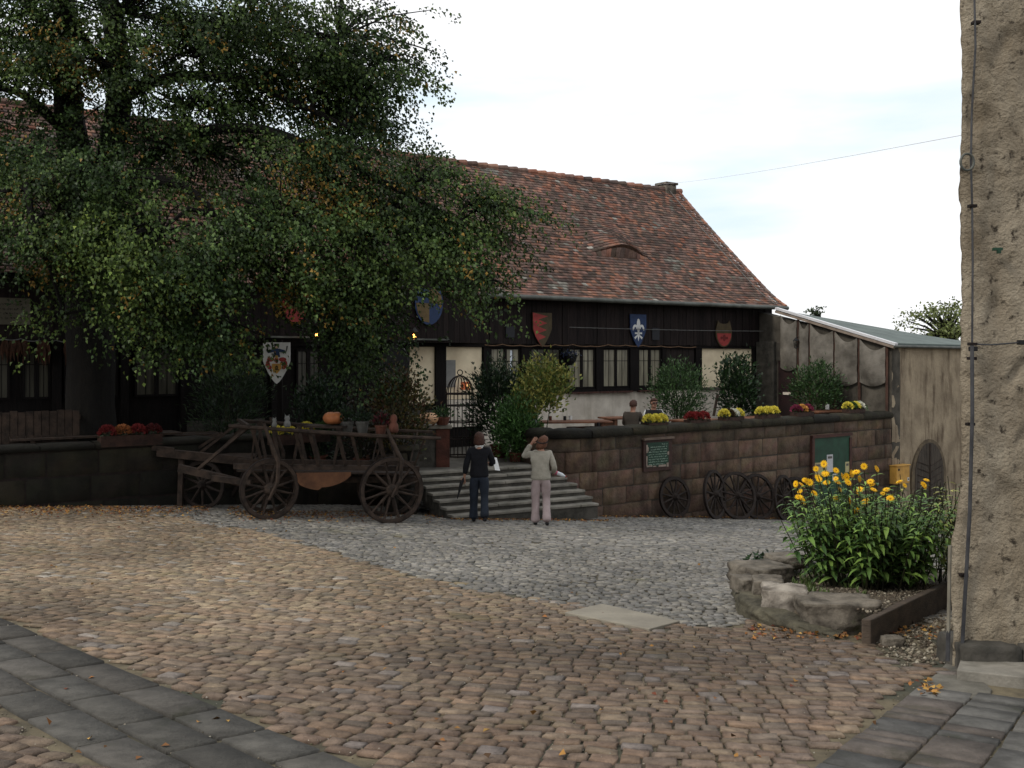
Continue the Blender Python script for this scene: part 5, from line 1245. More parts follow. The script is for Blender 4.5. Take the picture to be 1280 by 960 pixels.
# ============================================================ ROUGH TOWER WALL (right foreground)
tw = thing('rendered_wall', 'tall wall of rough brown render with pitted surface at the right edge', 'wall', (TX0, TY0, .6))
def towdisp(x, z):
    a = .05*mn.noise((x*.8, z*.6, 1))+.028*mn.noise((x*3, z*2.2, 7))+.014*mn.noise((x*9, z*7, 3))
    pit = mn.noise((x*5.5, z*3.6, 11)); a -= .09*max(0, pit-.22)+.08*max(0, mn.noise((x*2.4, z*1.3, 21))-.33)
    a += .011*mn.noise((x*17, z*13, 8))+.010*mn.noise((x*26, z*26, 5))
    return a
def edge_x(z):    # left outline of the wall, thicker at the foot
    e = TX0+.06 + .03*mn.noise((0, z*1.2, 9))+.012*mn.noise((0, z*7, 2))
    if z < 2.1: e -= .10*min(1, (2.1-z)/.6)
    return e
V=[];Q=[]; step = .028; nz_n = int(6.4/step); xs_w = list(np.arange(0, 1.9, step))+list(np.arange(2.0, 5.0, .25)); wn = len(xs_w)
side_n = 8; W_ = wn+side_n
for j in range(nz_n+1):
    z = .72+j*step; e = edge_x(z); foot = .10*min(1, max(0, (1.9-z)/.8)) ; low = 0
    for i in range(side_n, 0, -1):
        dd_ = .07*i+.12*i*(i > 3); V.append((e+.02*mn.noise((i, z*2, 4))+.8*dd_, TY0+dd_, z))
    for k, dxx in enumerate(xs_w):
        x = e+dxx; y = TY0-towdisp(x, z)-foot+ (.035 if k == 0 else .008 if k == 1 else 0); V.append((x, y, z))
for j in range(nz_n):
    for i in range(W_-1): Q.append((j*W_+i, j*W_+i+1, (j+1)*W_+i+1, (j+1)*W_+i))
npmesh('render_surface', V, Q, None, m_tower, tw, smooth=True)
b = MB(); b.hexa([(x, y, z) for z in (.5, 7.1) for x, y in ((3.55, TY0+.12), (8.6, TY0+.12), (8.6, 10.6), (5.6, 10.6))]); b.build('masonry_core', m_tower, tw)
# foundation stones
def rock(name, c, d, m, label=None, cat='rock', rz=0, rough=.22, seed=0, parent=None, group=None, sub=14, tiltx=0, flat=.8):
    b = MB(); vs = []; n = sub; P = {}
    M = Matrix.Rotation(rz, 3, 'Z') @ Matrix.Rotation(tiltx, 3, 'X')
    fs = []
    def v(p):
        key = tuple(round(q, 4) for q in p)
        if key in P: return P[key]
        q = Vector(p); u = q.normalized()*.62*1.25; q = q.lerp(u, .12)
        ns = mn.noise(q*2.2+Vector((seed*3.1, seed, 0)))*rough+mn.noise(q*6+Vector((seed, 0, seed)))*rough*.35+mn.noise(q*14+Vector((seed, 3, seed)))*rough*.12
        q = q*(1+ns); q = Vector((q.x*d[0], q.y*d[1], q.z*d[2]*(flat+.2))); P[key] = len(vs); vs.append(M@q+Vector(c)); return P[key]
    for ax in range(3):
        for sg in (-1, 1):
            for i in range(n):
                for j in range(n):
                    q = []
                    for di, dj in ((0,0),(1,0),(1,1),(0,1)):
                        a_, b_ = -.5+(i+di)/n, -.5+(j+dj)/n; p = [0,0,0]; p[ax] = .5*sg; p[(ax+1)%3] = a_; p[(ax+2)%3] = b_; q.append(v(p))
                    fs.append(tuple(q if sg > 0 else q[::-1]))
    b.add(vs, fs); o = b.build(name, m, parent, smooth=True)
    if label: tag(o, label, cat, group)
    return o
for i, (x, w_) in enumerate(((3.42, .42), (3.9, .5), (4.5, .6))): rock('foundation_stone', (x, TY0+.02, .86), (w_, .45, .34), m_riser, parent=tw, seed=20+i, rough=.12, sub=8)
# conduits, clamps, ring
def txy(px, py, d=.03): k = (px-640)/F; Y = TY0-.05-d; return Vector((k*Y, Y-towdisp(k*Y, CH-(py-HZ)/F*Y), CH-(py-HZ)/F*Y))
pts = [(1217,-60),(1217,60),(1216,140),(1214,203),(1217,255),(1216,330),(1215,432),(1214,520),(1212,640),(1211,700),(1205,800),(1203,824)]
t = thing('conduit', 'long dark cable conduit running down the rough wall with metal clamps', 'conduit', txy(1205, 822))
b = MB(); b.tube([txy(*p) for p in pts[:7]], .0075, 6); b.build('cable', m_pipe, t)
b = MB(); b.tube([txy(*p, d=.06) for p in pts[6:]], .014, 8); b.build('pipe', m_pipe, t)
for px, py in ((1219,29),(1217,257),(1215,430),(1214,448),(1212,530),(1207,720)):
    b = MB(); c = txy(px, py, .02); b.box(c, (.055,.05,.022)); b.build('clamp', m_iron, t, bevel=.003)
t = thing('cable_run', 'thin dark cable running level to the right from the clamp on the rough wall', 'cable', txy(1240, 430)); b = MB(); b.tube([txy(1215,430), txy(1240,431), txy(1275,428), txy(1320,428)], .006, 5); b.build('cable', m_pipe, t)
for px in (1216, 1276):
    b = MB(); b.box(txy(px, 436 if px < 1220 else 428, .02), (.05,.05,.035)); b.build('insulator', m_black, t, bevel=.005)
b = MB(); c = txy(1208, 203, .04); b.tube([c+Vector((.048*math.cos(a_), -.02, .06*math.sin(a_))) for a_ in np.linspace(0, 2*PI, 20)[:-1]], .009, 6, closed=True); o = b.build('iron_ring', m_zinc); tag(o, 'grey metal ring fixed high on the left edge of the rough wall', 'ring')
b = MB(); c = txy(1249, 311, .02); b.box(c, (.06,.04,.02)); b.box(c+Vector((0,-.02,-.018)), (.02,.03,.03)); o = b.build('wall_clip', m_green); tag(o, 'small green clip on the rough wall between the ring and the level cable', 'clip')
t = thing('corner_strip', 'pale thin strip and dark pipe standing at the foot of the rough wall corner', 'pipe', at(1186, 826, 7.5)); b = MB(); b.beam(at(1187.5, 682, 7.45), at(1185.5, 790, 7.42), .018, .03); b.build('strip', mat('pale_strip', hexc('8f8876', .7), hexc('6f6858', .7), 5, .7, .1), t)
b = MB(); b.tube([at(1185.5, 788, 7.42), at(1184.5, 826, 7.42)], .016, 8); b.build('pipe_stub', m_pipe, t)

# ============================================================ FLOWER BED
BZ = .28
def bz(x, y): return gz(x, y)+.20+.04*mn.noise((x*2, y*2, 0))
bcx, bcy = 3.6, 10.8; bedin = [(bcx+(x-bcx)*.86, bcy+(y-bcy)*.9) for x, y in bedp]; bedp2 = [(bcx+(x-bcx)*.93, bcy+(y-bcy)*.95) for x, y in bedp]
V=[];Q=[]; bxs = np.arange(2.2, 5.0, .12); bys = np.arange(8.9, 12.8, .12); idx = {}
for j, y in enumerate(bys):
    for i, x in enumerate(bxs):
        inside = inpoly(x, y, bedin); idx[(i, j)] = len(V); V.append((x, y, bz(x, y) if inside else gz(x, y)-.02))
for j in range(len(bys)-1):
    for i in range(len(bxs)-1):
        if inpoly(bxs[i]+.06, bys[j]+.06, bedp2): Q.append((idx[(i,j)], idx[(i+1,j)], idx[(i+1,j+1)], idx[(i,j+1)]))
o = npmesh('bed_soil', V, Q, None, mat('bed_earth', hexc('7d6f5c', .65), hexc('4c4234', .65), 7, .95, .8, 50), world=False, smooth=True); tag(o, kind='structure')
pebbles('bed_gravel', bedin[1:6]+[(3.9,11.3),(3.0,11.3)], 2200, .008, .022, gcol, lambda x, y: bz(x, y)+.002, 'small stones scattered over the soil of the flower bed')
m_ = 900; P = np.stack([NR.uniform(2.35, 3.3, m_), NR.uniform(9.6, 11.5, m_), np.zeros(m_)], 1); P = np.array([p for p in P if inpoly(p[0], p[1], bedp) and mn.noise((p[0]*2.5, p[1]*2.5, 4)) > .05]); P[:, 2] = [bz(p[0], p[1])+.005 for p in P]
o = leaves('grass_tufts', P, rdir(len(P))*[.5,.5,.2]+[0,0,.8], rdir(len(P)), .07, .02, np.tile(hexc('5a7032', .9), (len(P),1))*NR.uniform(.6,1.3,(len(P),1)), m_gardenleaf, world=False); tag(o, 'low weeds and grass growing in the flower bed', 'weeds', kind='stuff')
ivy = 700; P = np.stack([NR.uniform(2.6, 3.35, ivy), NR.uniform(11.6, 12.9, ivy), np.zeros(ivy)], 1); P = P[(P[:,0]-2.6)*1.4 > (11.75-P[:,1])*-.55+0*P[:,0]]; P[:,2] = [gz(p[0],p[1])+R.uniform(.02,.28) for p in P]
o = leaves('ivy', P, rdir(len(P)), rdir(len(P))+[0,0,.6], .07, .06, np.tile(hexc('2c4a24', .9), (len(P),1))*NR.uniform(.5,1.3,(len(P),1)), m_gardenleaf, world=True); tag(o, 'patch of dark ivy creeping over the back stones of the flower bed', 'ivy')
def rk(px0, px1, py0, py1, Y, d, m, label, rz=0, seed=0, rough=.2, tx=0):
    c = at((px0+px1)/2, (py0+py1)/2, Y); k = Y/F; rock('bed_stone', c, ((px1-px0)*k*.88, d, (py1-py0)*k*.95), m, label, 'stone', rz, rough, seed, group='stones edging the flower bed', tiltx=tx)
rk(960, 1008, 693, 709, 11.5, .35, m_rock, 'flat stone at the back of the bed edging near the ivy', .3, 1)
rk(919, 986, 705, 729, 10.75, .5, m_rock, 'long flat slab forming the left end of the bed edging', .35, 2, .15)
rk(918, 946, 721, 740, 10.1, .3, m_rock, 'small squared stone under the left end of the long flat slab', .2, 3, .12)
rk(939, 980, 722, 752, 9.85, .35, m_rock, 'squat squared stone between the long slab and the pale stone', -.2, 4, .14)
rk(950, 1012, 733, 772, 9.45, .36, m_rockl, 'pale topped boulder in the middle of the bed edging', -.25, 5, .2)
rk(996, 1096, 748, 790, 9.05, .5, m_rock, 'biggest wedge shaped boulder at the front of the bed edging', -.15, 6, .22)
bwl = thing('bed_wall', 'low curved mossy mortar wall under the stones of the flower bed', 'wall', G(960, 780))
pts = [(919, 748, 10.4), (926, 768, 9.85), (948, 778, 9.5), (978, 786, 9.3), (1016, 793, 9.15), (1045, 797, 9.1)]; b = MB(); V=[];Q=[]
base_ = [G(p[0], p[1]) for p in pts]; nn_ = 36; rowsn = 9
for i in range(nn_+1):
    f = i/nn_*(len(base_)-1); i0 = min(int(f), len(base_)-2); p = base_[i0].lerp(base_[i0+1], f-i0); d = (base_[i0+1]-base_[i0]).normalized(); nml = Vector((d.y, -d.x, 0))
    for j in range(rowsn):
        hh_ = .21-.17*max(0, (i/nn_-.2)/.8)**.8; h = j/(rowsn-1)*hh_; bul = .03*math.sin(PI*j/(rowsn-1))+.035*mn.noise((i*.25, j*.5, 2))+.015*mn.noise((i*.9, j*1.5, 8)); o_ = p+nml*bul
        V.append((o_.x, o_.y, gz(p.x, p.y)-.03+h))
    o_ = p-nml*.2; V.append((o_.x, o_.y, gz(p.x, p.y)+hh_-.02))
w__ = rowsn+1
for i in range(nn_):
    for j in range(w__-1): Q.append((i*w__+j, (i+1)*w__+j, (i+1)*w__+j+1, i*w__+j+1))
npmesh('mortar_face', V, Q, None, m_moss, bwl, smooth=True)
b = MB(); e0, e1 = G(1089, 806), G(1187, 757); e1 = e0+(e1-e0)*1.1; b.hexa([e0+Vector((0,0,-.05)), e1+Vector((0,0,-.05)), e1+Vector((-.07,.03,-.05)), e0+Vector((-.07,.03,-.05)), e0+Vector((0,0,.2)), e1+Vector((0,0,.24)), e1+Vector((-.07,.03,.24)), e0+Vector((-.07,.03,.2))])
o = b.build('edging_slab', mat('edging', hexc('6a5a4a', .7), hexc('4c4036', .7), 4, .9, .5, 25, stretch=(1,1,3)), bevel=.012); tag(o, 'upright brown edging slab on the right side of the flower bed', 'edging')
b = G(1115, 806); rock('cobble', (b.x, b.y, b.z+.02), (.16, .12, .09), m_rock, 'small loose stone beside the foot of the upright edging slab', 'stone', seed=33, sub=8)

# flowering clump
cpt = at(1085, 742, 10.5); fp = thing('flowering_plant', 'tall clump of yellow daisy-like flowers on green leafy stems in the raised bed', 'flowers', (cpt.x, cpt.y, bz(cpt.x, cpt.y)))
fpos = [(1020,586),(1006,600),(1012,603),(1000,614),(998,621),(1004,627),(1024,599),(1032,592),(1045,588),(1033,603),(1070,590),(1060,603),(1080,583),(1096,586),(1072,618),(1088,602),(1058,596),(1124,602),(1108,612),(1131,607),(1156,609),(1158,600),(1062,626),(1075,612),(1092,612),(1018,617),(1050,612),(1047,603),(1002,606),(1030,580),(1119,586) if False else (1104,617),(1084,624)]
stems = MB(); heads = []
LP=[];LD=[];LN=[];LL=[];LC=[]
gcols = [hexc(h, 2.2) for h in ('42592c','364c27','526a34','627a3a','2f4523')]
def stem(p0, p1, nlv, lsize, bri):
    mid = (p0+p1)/2+Vector((R.uniform(-.05,.05), R.uniform(-.05,.05), .06)); stems.tube([p0, mid, p1], [.007,.006,.004], 4, cap=False)
    for k in range(nlv):
        t = .12+.86*(k+.5)/nlv; q = (p0*(1-t)**2+mid*2*t*(1-t)+p1*t*t) if False else (p0.lerp(mid, t*2) if t < .5 else mid.lerp(p1, t*2-1)); a = k*PI/2+R.uniform(-.4,.4)
        for s_ in (0, PI):
            d = Vector((math.cos(a+s_), math.sin(a+s_), R.uniform(-.35,.35))); LP.append(q); LD.append(d); LN.append((R.uniform(-.3,.3), R.uniform(-.3,.3), 1)); LL.append(lsize*R.uniform(.7,1.25)*(1.15 if t < .7 else .8))
            c = R.choice(gcols); l = R.uniform(.65, 1.25)*bri*(.75+.4*t); LC.append([v*l for v in c])
for i in range(118):
    a = R.uniform(0, 2*PI); r_ = R.uniform(0, 1)**.5; bx0 = 3.05+.0; p0 = Vector((3.62+.55*r_*math.cos(a), 10.55+.50*r_*math.sin(a), 0)); p0.z = bz(p0.x, p0.y)-.02
    sp_ = Vector(((p0.x-3.60)*.62, (p0.y-10.55)*.4, 0)); h = R.uniform(.78, 1.08)-.15*r_; p1 = p0+sp_+Vector((R.uniform(-.08,.08), R.uniform(-.08,.08), h)); stem(p0, p1, 15, .125, 1)
fpos += [(x+R.uniform(-9, 9), y+R.uniform(-7, 16)) for x, y in fpos[::2]]
for px, py in fpos:
    Y = R.uniform(10.0, 10.9); c = at(px, py, Y); p0 = Vector((3.62+(c.x-3.62)*.55, 10.5+(Y-10.5)*.5, 0)); p0.z = bz(p0.x, p0.y); stem(p0, c, 11, .10, 1.05); heads.append((c, R.uniform(.028, .043)))
stems.build('stems', m_stem, fp)
def bigleaves(name, P, D, N0, L, Cc, m, parent, wr=.30):   # lanceolate leaves, 3 segments folded along the midrib
    P, D, N0 = [np.asarray([tuple(v) for v in q], float) for q in (P, D, N0)]; L = np.asarray(L)[:, None]; D /= np.linalg.norm(D, axis=1, keepdims=True)
    Sd = np.cross(D, N0); Sd /= np.linalg.norm(Sd, axis=1, keepdims=True); Nn = np.cross(Sd, D); n = len(P)
    rowsP = []
    for t, w, dr in ((0, .02, 0), (.3, 1, .02), (.65, .8, -.06), (1, .02, -.28)):
        mid_ = P+D*L*t+Nn*L*dr; rowsP += [mid_-Sd*L*wr*.5*w+Nn*L*.05*w, mid_, mid_+Sd*L*wr*.5*w+Nn*L*.05*w]
    V = np.stack(rowsP, 1).reshape(-1, 3); q = np.array([(3*r+c, 3*r+c+1, 3*r+c+4, 3*r+c+3) for r in range(3) for c in range(2)])
    return npmesh(name, V, (q[None]+(np.arange(n)*12)[:, None, None]).reshape(-1, 4), np.repeat(np.asarray(Cc), 12, 0), m, parent, smooth=True)
bigleaves('foliage', LP, LD, LN, LL, LC, m_gardenleaf, fp)
# one flower mesh (petals + disc), copied per head
def flower_mesh():
    b = MB(); vs=[]
    for lay, (nn, L, up) in enumerate(((13, 1.0, .05), (11, .78, .28))):
        for k in range(nn):
            a = 2*PI*k/nn+lay*.2; d = Vector((math.cos(a), math.sin(a), up)); s_ = Vector((-math.sin(a), math.cos(a), 0)); b.add([d*.18, d*L*.6+s_*.15, d*L+Vector((0,0,-.06)), d*L*.6-s_*.15], [(0,1,2,3)])
    return b
first = None
for c, r_ in heads:
    if first is None:
        f_ = flower_mesh().build('flower', m_petal, None, world=False); f_.parent = fp; b = MB(); b.lathe([(.18,.0),(.24,.08),(.17,.2),(.05,.24)], (0,0,0), 10); d_ = b.build('disc', m_disc, f_, world=False); first = f_
    else: f_ = dup(first, fp)
    f_.location = c-Vector(fp.location); f_.scale = (r_*1.15,)*3; f_.rotation_euler = (R.uniform(.3, 1.5), R.uniform(-.7, .7), R.uniform(-1.2, 1.2))
# yellowish shrub at right of it
n = 900; 
sc_ = at(1172, 700, 10.9); sh = thing('yellowing_shrub', 'yellow-green shrub between the flowering clump and the rough wall', 'shrub', (sc_.x, sc_.y, bz(sc_.x, sc_.y))); LP=[];LD=[];LN=[];LL=[];LC=[]; stems = MB(); gcols = [hexc(h, 1.3) for h in ('7c8a34','98a040','5c7430','a8a648','48602a')]
for i in range(46):
    p0 = Vector((sc_.x+R.uniform(-.25,.35), sc_.y+R.uniform(-.35,.4), 0)); p0.z = bz(p0.x, p0.y); p1 = p0+Vector((R.uniform(-.22,.25), R.uniform(-.25,.25), R.uniform(.6, 1.12))); stem(p0, p1, 9, .085, 1)
stems.build('stems', m_stem, sh); bigleaves('foliage', LP, LD, LN, LL, LC, m_gardenleaf, sh, .4)
b = MB(); b.tube([at(2, 600, 16), at(4, 585, 16)], .008, 4)

# ============================================================ FALLEN LEAVES
pts = []
while len(pts) < 2600:   # along the left wall and around the wagon
    px = R.uniform(-40, 560); py = 634+abs(R.gauss(0, 5.5))+ (6 if px > 300 else 0)
    if mn.noise((px*.02, 3, 0)) > -.35-.3*(40 < px < 140): p = G(px, py); pts.append((p.x, p.y, p.z+R.uniform(.01,.03)))
litter('fallen_leaves', pts, 'band of fallen yellow leaves at the foot of the dark left wall and under the wagon')
pts = []
while len(pts) < 700:
    s_ = R.uniform(0, 12); p = RW.p(s_, 0, .12+abs(R.gauss(0, .16))); pts.append((p.x, p.y, gz(p.x, p.y)+.03))
for _ in range(420):
    c = top0-vs_*(.235*6+.15+abs(R.gauss(0, .12)))+us*R.uniform(-1.1, 2.5); pts.append((c.x, c.y, gz(c.x, c.y)+.03))
litter('fallen_leaves', pts, 'fallen leaves along the foot of the sandstone wall and the steps')
pts = []
for _ in range(260): p = G(R.uniform(940, 1110), 0) if False else G(R.choice([R.uniform(935, 1060), R.uniform(1040, 1175)]), 0+R.uniform(783, 800)); pts.append((p.x, p.y, p.z+.012))
for _ in range(30): p = G(R.gauss(1160, 8), R.gauss(860, 5)); pts.append((p.x, p.y, p.z+.02))
for _ in range(70): p = G(R.uniform(0, 1200), R.uniform(660, 955)); pts.append((p.x, p.y, p.z+.015))
for _ in range(50): p = G(R.gauss(250, 90), R.gauss(655, 10)); pts.append((p.x, p.y, p.z+.015))
litter('fallen_leaves', pts, 'scattered orange leaves on the cobbles and below the flower bed stones')

# ============================================================ PEOPLE
def skin(name, V, E, Rr, m, parent, sub=2, root=0):
    me = bpy.data.meshes.new(name); me.from_pydata([tuple(v) for v in V], E, []); o = bpy.data.objects.new(name, me); COL.objects.link(o)
    sk = o.modifiers.new('s', 'SKIN'); sk.use_smooth_shade = True
    for i, r in enumerate(Rr): me.skin_vertices[0].data[i].radius = r if isinstance(r, tuple) else (r, r)
    for i in range(len(V)): me.skin_vertices[0].data[i].use_root = (i == root)
    ss = o.modifiers.new('u', 'SUBSURF'); ss.levels = sub; ss.render_levels = sub
    dg = bpy.context.evaluated_depsgraph_get(); dg.update(); me2 = bpy.data.meshes.new_from_object(o.evaluated_get(dg)); o.modifiers.clear(); old = o.data; o.data = me2; me2.materials.clear(); me2.materials.append(m)
    if name != 'body' and name != 'shoe':
        for vv in me2.vertices:
            f_ = vv.co; vv.co = f_+vv.normal*(.010*mn.noise(Vector((f_.x*14, f_.y*14, f_.z*5+len(V))))+.006*mn.noise(Vector((f_.x*30, f_.y*30, f_.z*22))))
    me2.polygons.foreach_set('use_smooth', [True]*len(me2.polygons)); o.parent = parent; return o
class G2:
    def __init__(s): s.V=[]; s.E=[]; s.R=[]
    def p(s, v, r, par=None): s.V.append(Vector(v)); s.R.append(r); i = len(s.V)-1; (s.E.append((par, i)) if par is not None else None); return i
m_skin = mat('skin', hexc('c08a6c', .8), hexc('a8745a', .8), 8, .6, .03)
def lerp(a, b, t): return Vector(a).lerp(Vector(b), t)
def person(label, loc, rz, J, cols, hair='bob', hgt=1.0, extras=()):
    t = thing('person', label, 'person', loc, rz); g = G2(); v = lambda k: Vector(J[k])
    pel = g.p(v('pel'), (.115,.09)); sp = g.p(v('spine'), (.10,.08), pel); ch = g.p(v('chest'), (.13,.09), sp); nb = g.p(v('neckb'), (.06,.055), ch); nk = g.p(v('neck'), .055, nb)
    hd = v('head'); up = (hd-v('neck')).normalized(); fwd = Vector(J.get('look', (0, 1, 0)))
    h1 = g.p(hd-up*.06, (.062,.075), nk); h2 = g.p(hd+up*.02, (.078,.095), h1); h3 = g.p(hd+up*.085, (.06,.075), h2)
    g.p(hd+fwd*.105-up*.01, .012, h2); g.p(hd+fwd*.08-up*.075, .022, h1)
    rt = fwd.cross(Vector((0,0,1))).normalized(); [g.p(hd+rt*(s_*.088), .014, h2) for s_ in (-1, 1)]
    for s_ in ('l', 'r'):
        sh = g.p(v(s_+'sh'), .05, ch); el = g.p(v(s_+'el'), .036, sh); wr_ = g.p(v(s_+'wr'), .024, el); d = (v(s_+'wr')-v(s_+'el')).normalized()
        pd = Vector(J.get(s_+'hd', d)).normalized(); pm = g.p(v(s_+'wr')+pd*.05, (.034,.016), wr_)
        sx = pd.cross(Vector((0,1,.2))).normalized()
        for k in range(4):
            off_ = (k-1.5)*.019; L = (.065,.075,.07,.055)[k]; cd_ = (pd+Vector(J.get(s_+'curl', (0,.4,0)))).normalized()
            b0 = v(s_+'wr')+pd*.085+sx*off_; i1 = g.p(b0, .0095, pm); i2 = g.p(b0+(pd*.7+cd_*.3)*L*.5, .0085, i1); g.p(b0+pd*L*.45+cd_*L*.55, .007, i2)
        tb = v(s_+'wr')+pd*.035+sx*(-.035); i1 = g.p(tb, .011, pm); g.p(tb+pd*.04-sx*.018, .009, i1)
        hp_ = g.p(v(s_+'hp'), .075, pel); kn = g.p(v(s_+'kn'), .05, hp_); an_ = g.p(v(s_+'an'), .034, kn); g.p(v(s_+'to'), (.036,.022), an_)
    skin('body', g.V, g.E, g.R, m_skin, t, 2)
    # top
    g = G2(); pe = lerp(v('pel'), v('spine'), -.55); w = cols.get('w', 1)*1.08
    a0 = g.p(pe, (.178*w,.135)); a = g.p(v('pel'), (.185*w,.14), a0); b_ = g.p(v('spine'), (.150*w,.115), a); c_ = g.p(v('chest'), (.155*w,.115), b_); d_ = g.p(v('neckb')-Vector((0,0,.02)), (.085,.075), c_)
    for s_ in ('l', 'r'):
        e = g.p(v(s_+'sh'), (.075,.08), c_); m1 = g.p(lerp(v(s_+'sh'), v(s_+'el'), .5), .066, e); f = g.p(v(s_+'el'), .060, m1); cf = cols.get('sleeve', .92); g.p(lerp(v(s_+'el'), v(s_+'wr'), cf), .048, f)
    skin('sweater', g.V, g.E, g.R, cols['top'], t, 2)
    g = G2(); a = g.p(v('pel'), (.18,.14)); b_ = g.p(lerp(v('pel'), v('spine'), .45), (.15,.115), a)
    for s_ in ('l', 'r'):
        e = g.p(v(s_+'hp'), (.112,.13), a); m1 = g.p(lerp(v(s_+'hp'), v(s_+'kn'), .5), (.10,.105), e); f = g.p(v(s_+'kn'), .08, m1); m2 = g.p(lerp(v(s_+'kn'), v(s_+'an'), .6), .077, f); g.p(lerp(v(s_+'kn'), v(s_+'an'), 1.1), (.088,.095), m2)
    skin('trousers', g.V, g.E, g.R, cols['legs'], t, 2)
    for s_ in ('l', 'r'):
        g = G2(); an_ = v(s_+'an'); to = v(s_+'to'); hl = an_+(an_-to).normalized()*.05; hl.z = min(an_.z, to.z+ (an_.z-to.z)*.6); a = g.p(hl-Vector((0,0,.02)), (.04,.04)); b_ = g.p(lerp(an_, to, .5)-Vector((0,0,.01)), (.045,.035), a); g.p(to, (.042,.026), b_); skin('shoe', g.V, g.E, g.R, m_black, t, 1)
    # hair
    b = MB(); n = 18; vs=[]; bk = -fwd
    for j in range(n+1):
        for i in range(n):
            th = PI*j/n; ph = 2*PI*i/n; d = rt*(math.sin(th)*math.cos(ph))+fwd*(math.sin(th)*math.sin(ph))+up*math.cos(th)
            f = d.dot(fwd); z_ = math.cos(th); r_ = Vector((.094, .112, .115)); q = hd+up*.025+rt*(math.sin(th)*math.cos(ph)*.096)+fwd*(math.sin(th)*math.sin(ph)*.112)+up*(math.cos(th)*.108)
            if f > .25 and z_ < .45: q = hd+up*.03+(q-hd-up*.03)*.72
            if hair == 'bob' and f < .25 and z_ < -.2: q += -up*.055+d*.012
            if hair == 'short' and z_ < -.55: q = hd+up*.03+(q-hd-up*.03)*.75
            q += d*(.010*mn.noise(q*38)+.006*mn.noise(q*80)); vs.append(q)
    b.add(vs, [(j*n+i, (j+1)*n+i, (j+1)*n+(i+1)%n, j*n+(i+1)%n) for j in range(n) for i in range(n)]); b.build('hair', cols['hair'], t, world=False, smooth=True)
    for s_ in (-1, 1):
        b = MB(); b.lathe([(.002,-.01),(.009,-.004),(.009,.004),(.002,.01)], hd+fwd*.088+rt*(s_*.032)+up*.012, 8); b.build('eye', m_black, t, world=False)
    b = MB(); b.tube([hd+fwd*.094+rt*x-up*.052 for x in (-.022,0,.022)], .004, 5); b.build('mouth', m_red, t, world=False)
    return t, hd, fwd, up, rt
m_navy = mat('navy_knit', hexc('14151d', .8), hexc('0d0e14', .8), 12, .9, .3, 60); m_jean = mat('blue_denim', hexc('26303f', .8), hexc('18202c', .8), 5, .85, .3, 80)
m_creamk = mat('cream_knit', hexc('b0a999', .82), hexc('9c9686', .82), 10, .9, .4, 60); m_pinkt = mat('pale_trousers', hexc('b39f9e', .85), hexc('9b8785', .85), 4, .85, .4, 12)
m_hb = mat('brown_hair', hexc('5a3524', .8), hexc('3a2218', .8), 40, .7, .4, 60); m_hr = mat('auburn_hair', hexc('7a4a2c', .85), hexc('54301e', .85), 40, .7, .4, 60)
def walkJ(**k):
    J = dict(pel=(0,0,.90), spine=(0,0,1.06), chest=(0,.0,1.24), neckb=(0,.0,1.38), neck=(0,.01,1.43), head=(0,.02,1.535),
      lsh=(-.165,0,1.32), rsh=(.165,0,1.32), lel=(-.235,-.03,1.07), rel=(.235,-.03,1.07), lwr=(-.25,.04,.84), rwr=(.25,.06,.86), lhp=(-.085,0,.87), rhp=(.085,0,.87),
      lkn=(-.095,.06,.48), rkn=(.095,.02,.48), lan=(-.10,.08,.09), ran=(.10,-.16,.14), lto=(-.11,.22,.03), rto=(.11,-.06,.04)); J.update(k); return J
p1 = G(599, 653.5); J = walkJ(rel=(.26,.03,1.10), rwr=(.20,.22,1.03), rhd=(-.2,.9,.1), lwr=(-.27,.02,.84))
t, hd, fwd, up, rt = person('woman in dark sweater and blue jeans walking to the steps, white paper under her arm', p1, .03, J, dict(top=m_navy, legs=m_jean, hair=m_hb, sleeve=.8), 'bob')
b = MB(); b.tube([hd+Vector((.062*math.cos(a_), -.02+.06*math.sin(a_), -.125)) for a_ in np.linspace(0, 2*PI, 14)[:-1]], .022, 6, closed=True); b.box(hd+Vector((0,-.055,-.15)), (.13,.03,.05)); b.build('collar', m_white, t, world=False, smooth=True)
o = MB(); o.add([(0,0,0),(.05,.02,-.24),(.14,.2,-.27),(.08,.17,-.03),(0,0,.003),(.05,.02,-.237),(.14,.2,-.267),(.08,.17,-.027)], [(0,1,2,3),(7,6,5,4),(0,4,5,1),(1,5,6,2),(2,6,7,3),(3,7,4,0)]); o = o.build('sheet_of_paper', m_paper, world=False); o.location = p1+Vector((.24,.02,1.20)); tag(o, 'white sheets of paper tucked under the arm of the woman in the dark sweater', 'paper')
b = MB(); q0 = p1+Vector((-.27,.02,.84)); b.tube([q0+Vector((.01,.05,.06)), q0, q0+Vector((-.06,-.02,-.12)), q0+Vector((-.12,-.04,-.36)), q0+Vector((-.13,-.04,-.40))], [.012,.02,.034,.014,.004], 8); o = b.build('folded_umbrella', m_black); tag(o, 'dark folded umbrella hanging from the left hand of the woman in the dark sweater', 'umbrella')
p2 = G(676, 656.5); J = walkJ(lsh=(-.17,0,1.33), lel=(-.33,.10,1.25), lwr=(-.17,.10,1.50), lhd=(.5,.1,.6), rel=(.25,-.02,1.06), rwr=(.24,.18,.95), rhd=(.25,.9,-.1), head=(.03,.03,1.53), lan=(-.10,-.02,.08), lto=(-.11,.12,.03), lkn=(-.095,.02,.48), ran=(.11,-.18,.12), rto=(.12,-.09,.02), rkn=(.10,.04,.48))
t, hd, fwd, up, rt = person('woman in cream sweater and pale trousers, one hand raised to her head', p2, -.02, J, dict(top=m_creamk, legs=m_pinkt, hair=m_hr, sleeve=.95, w=1.05), 'bob')
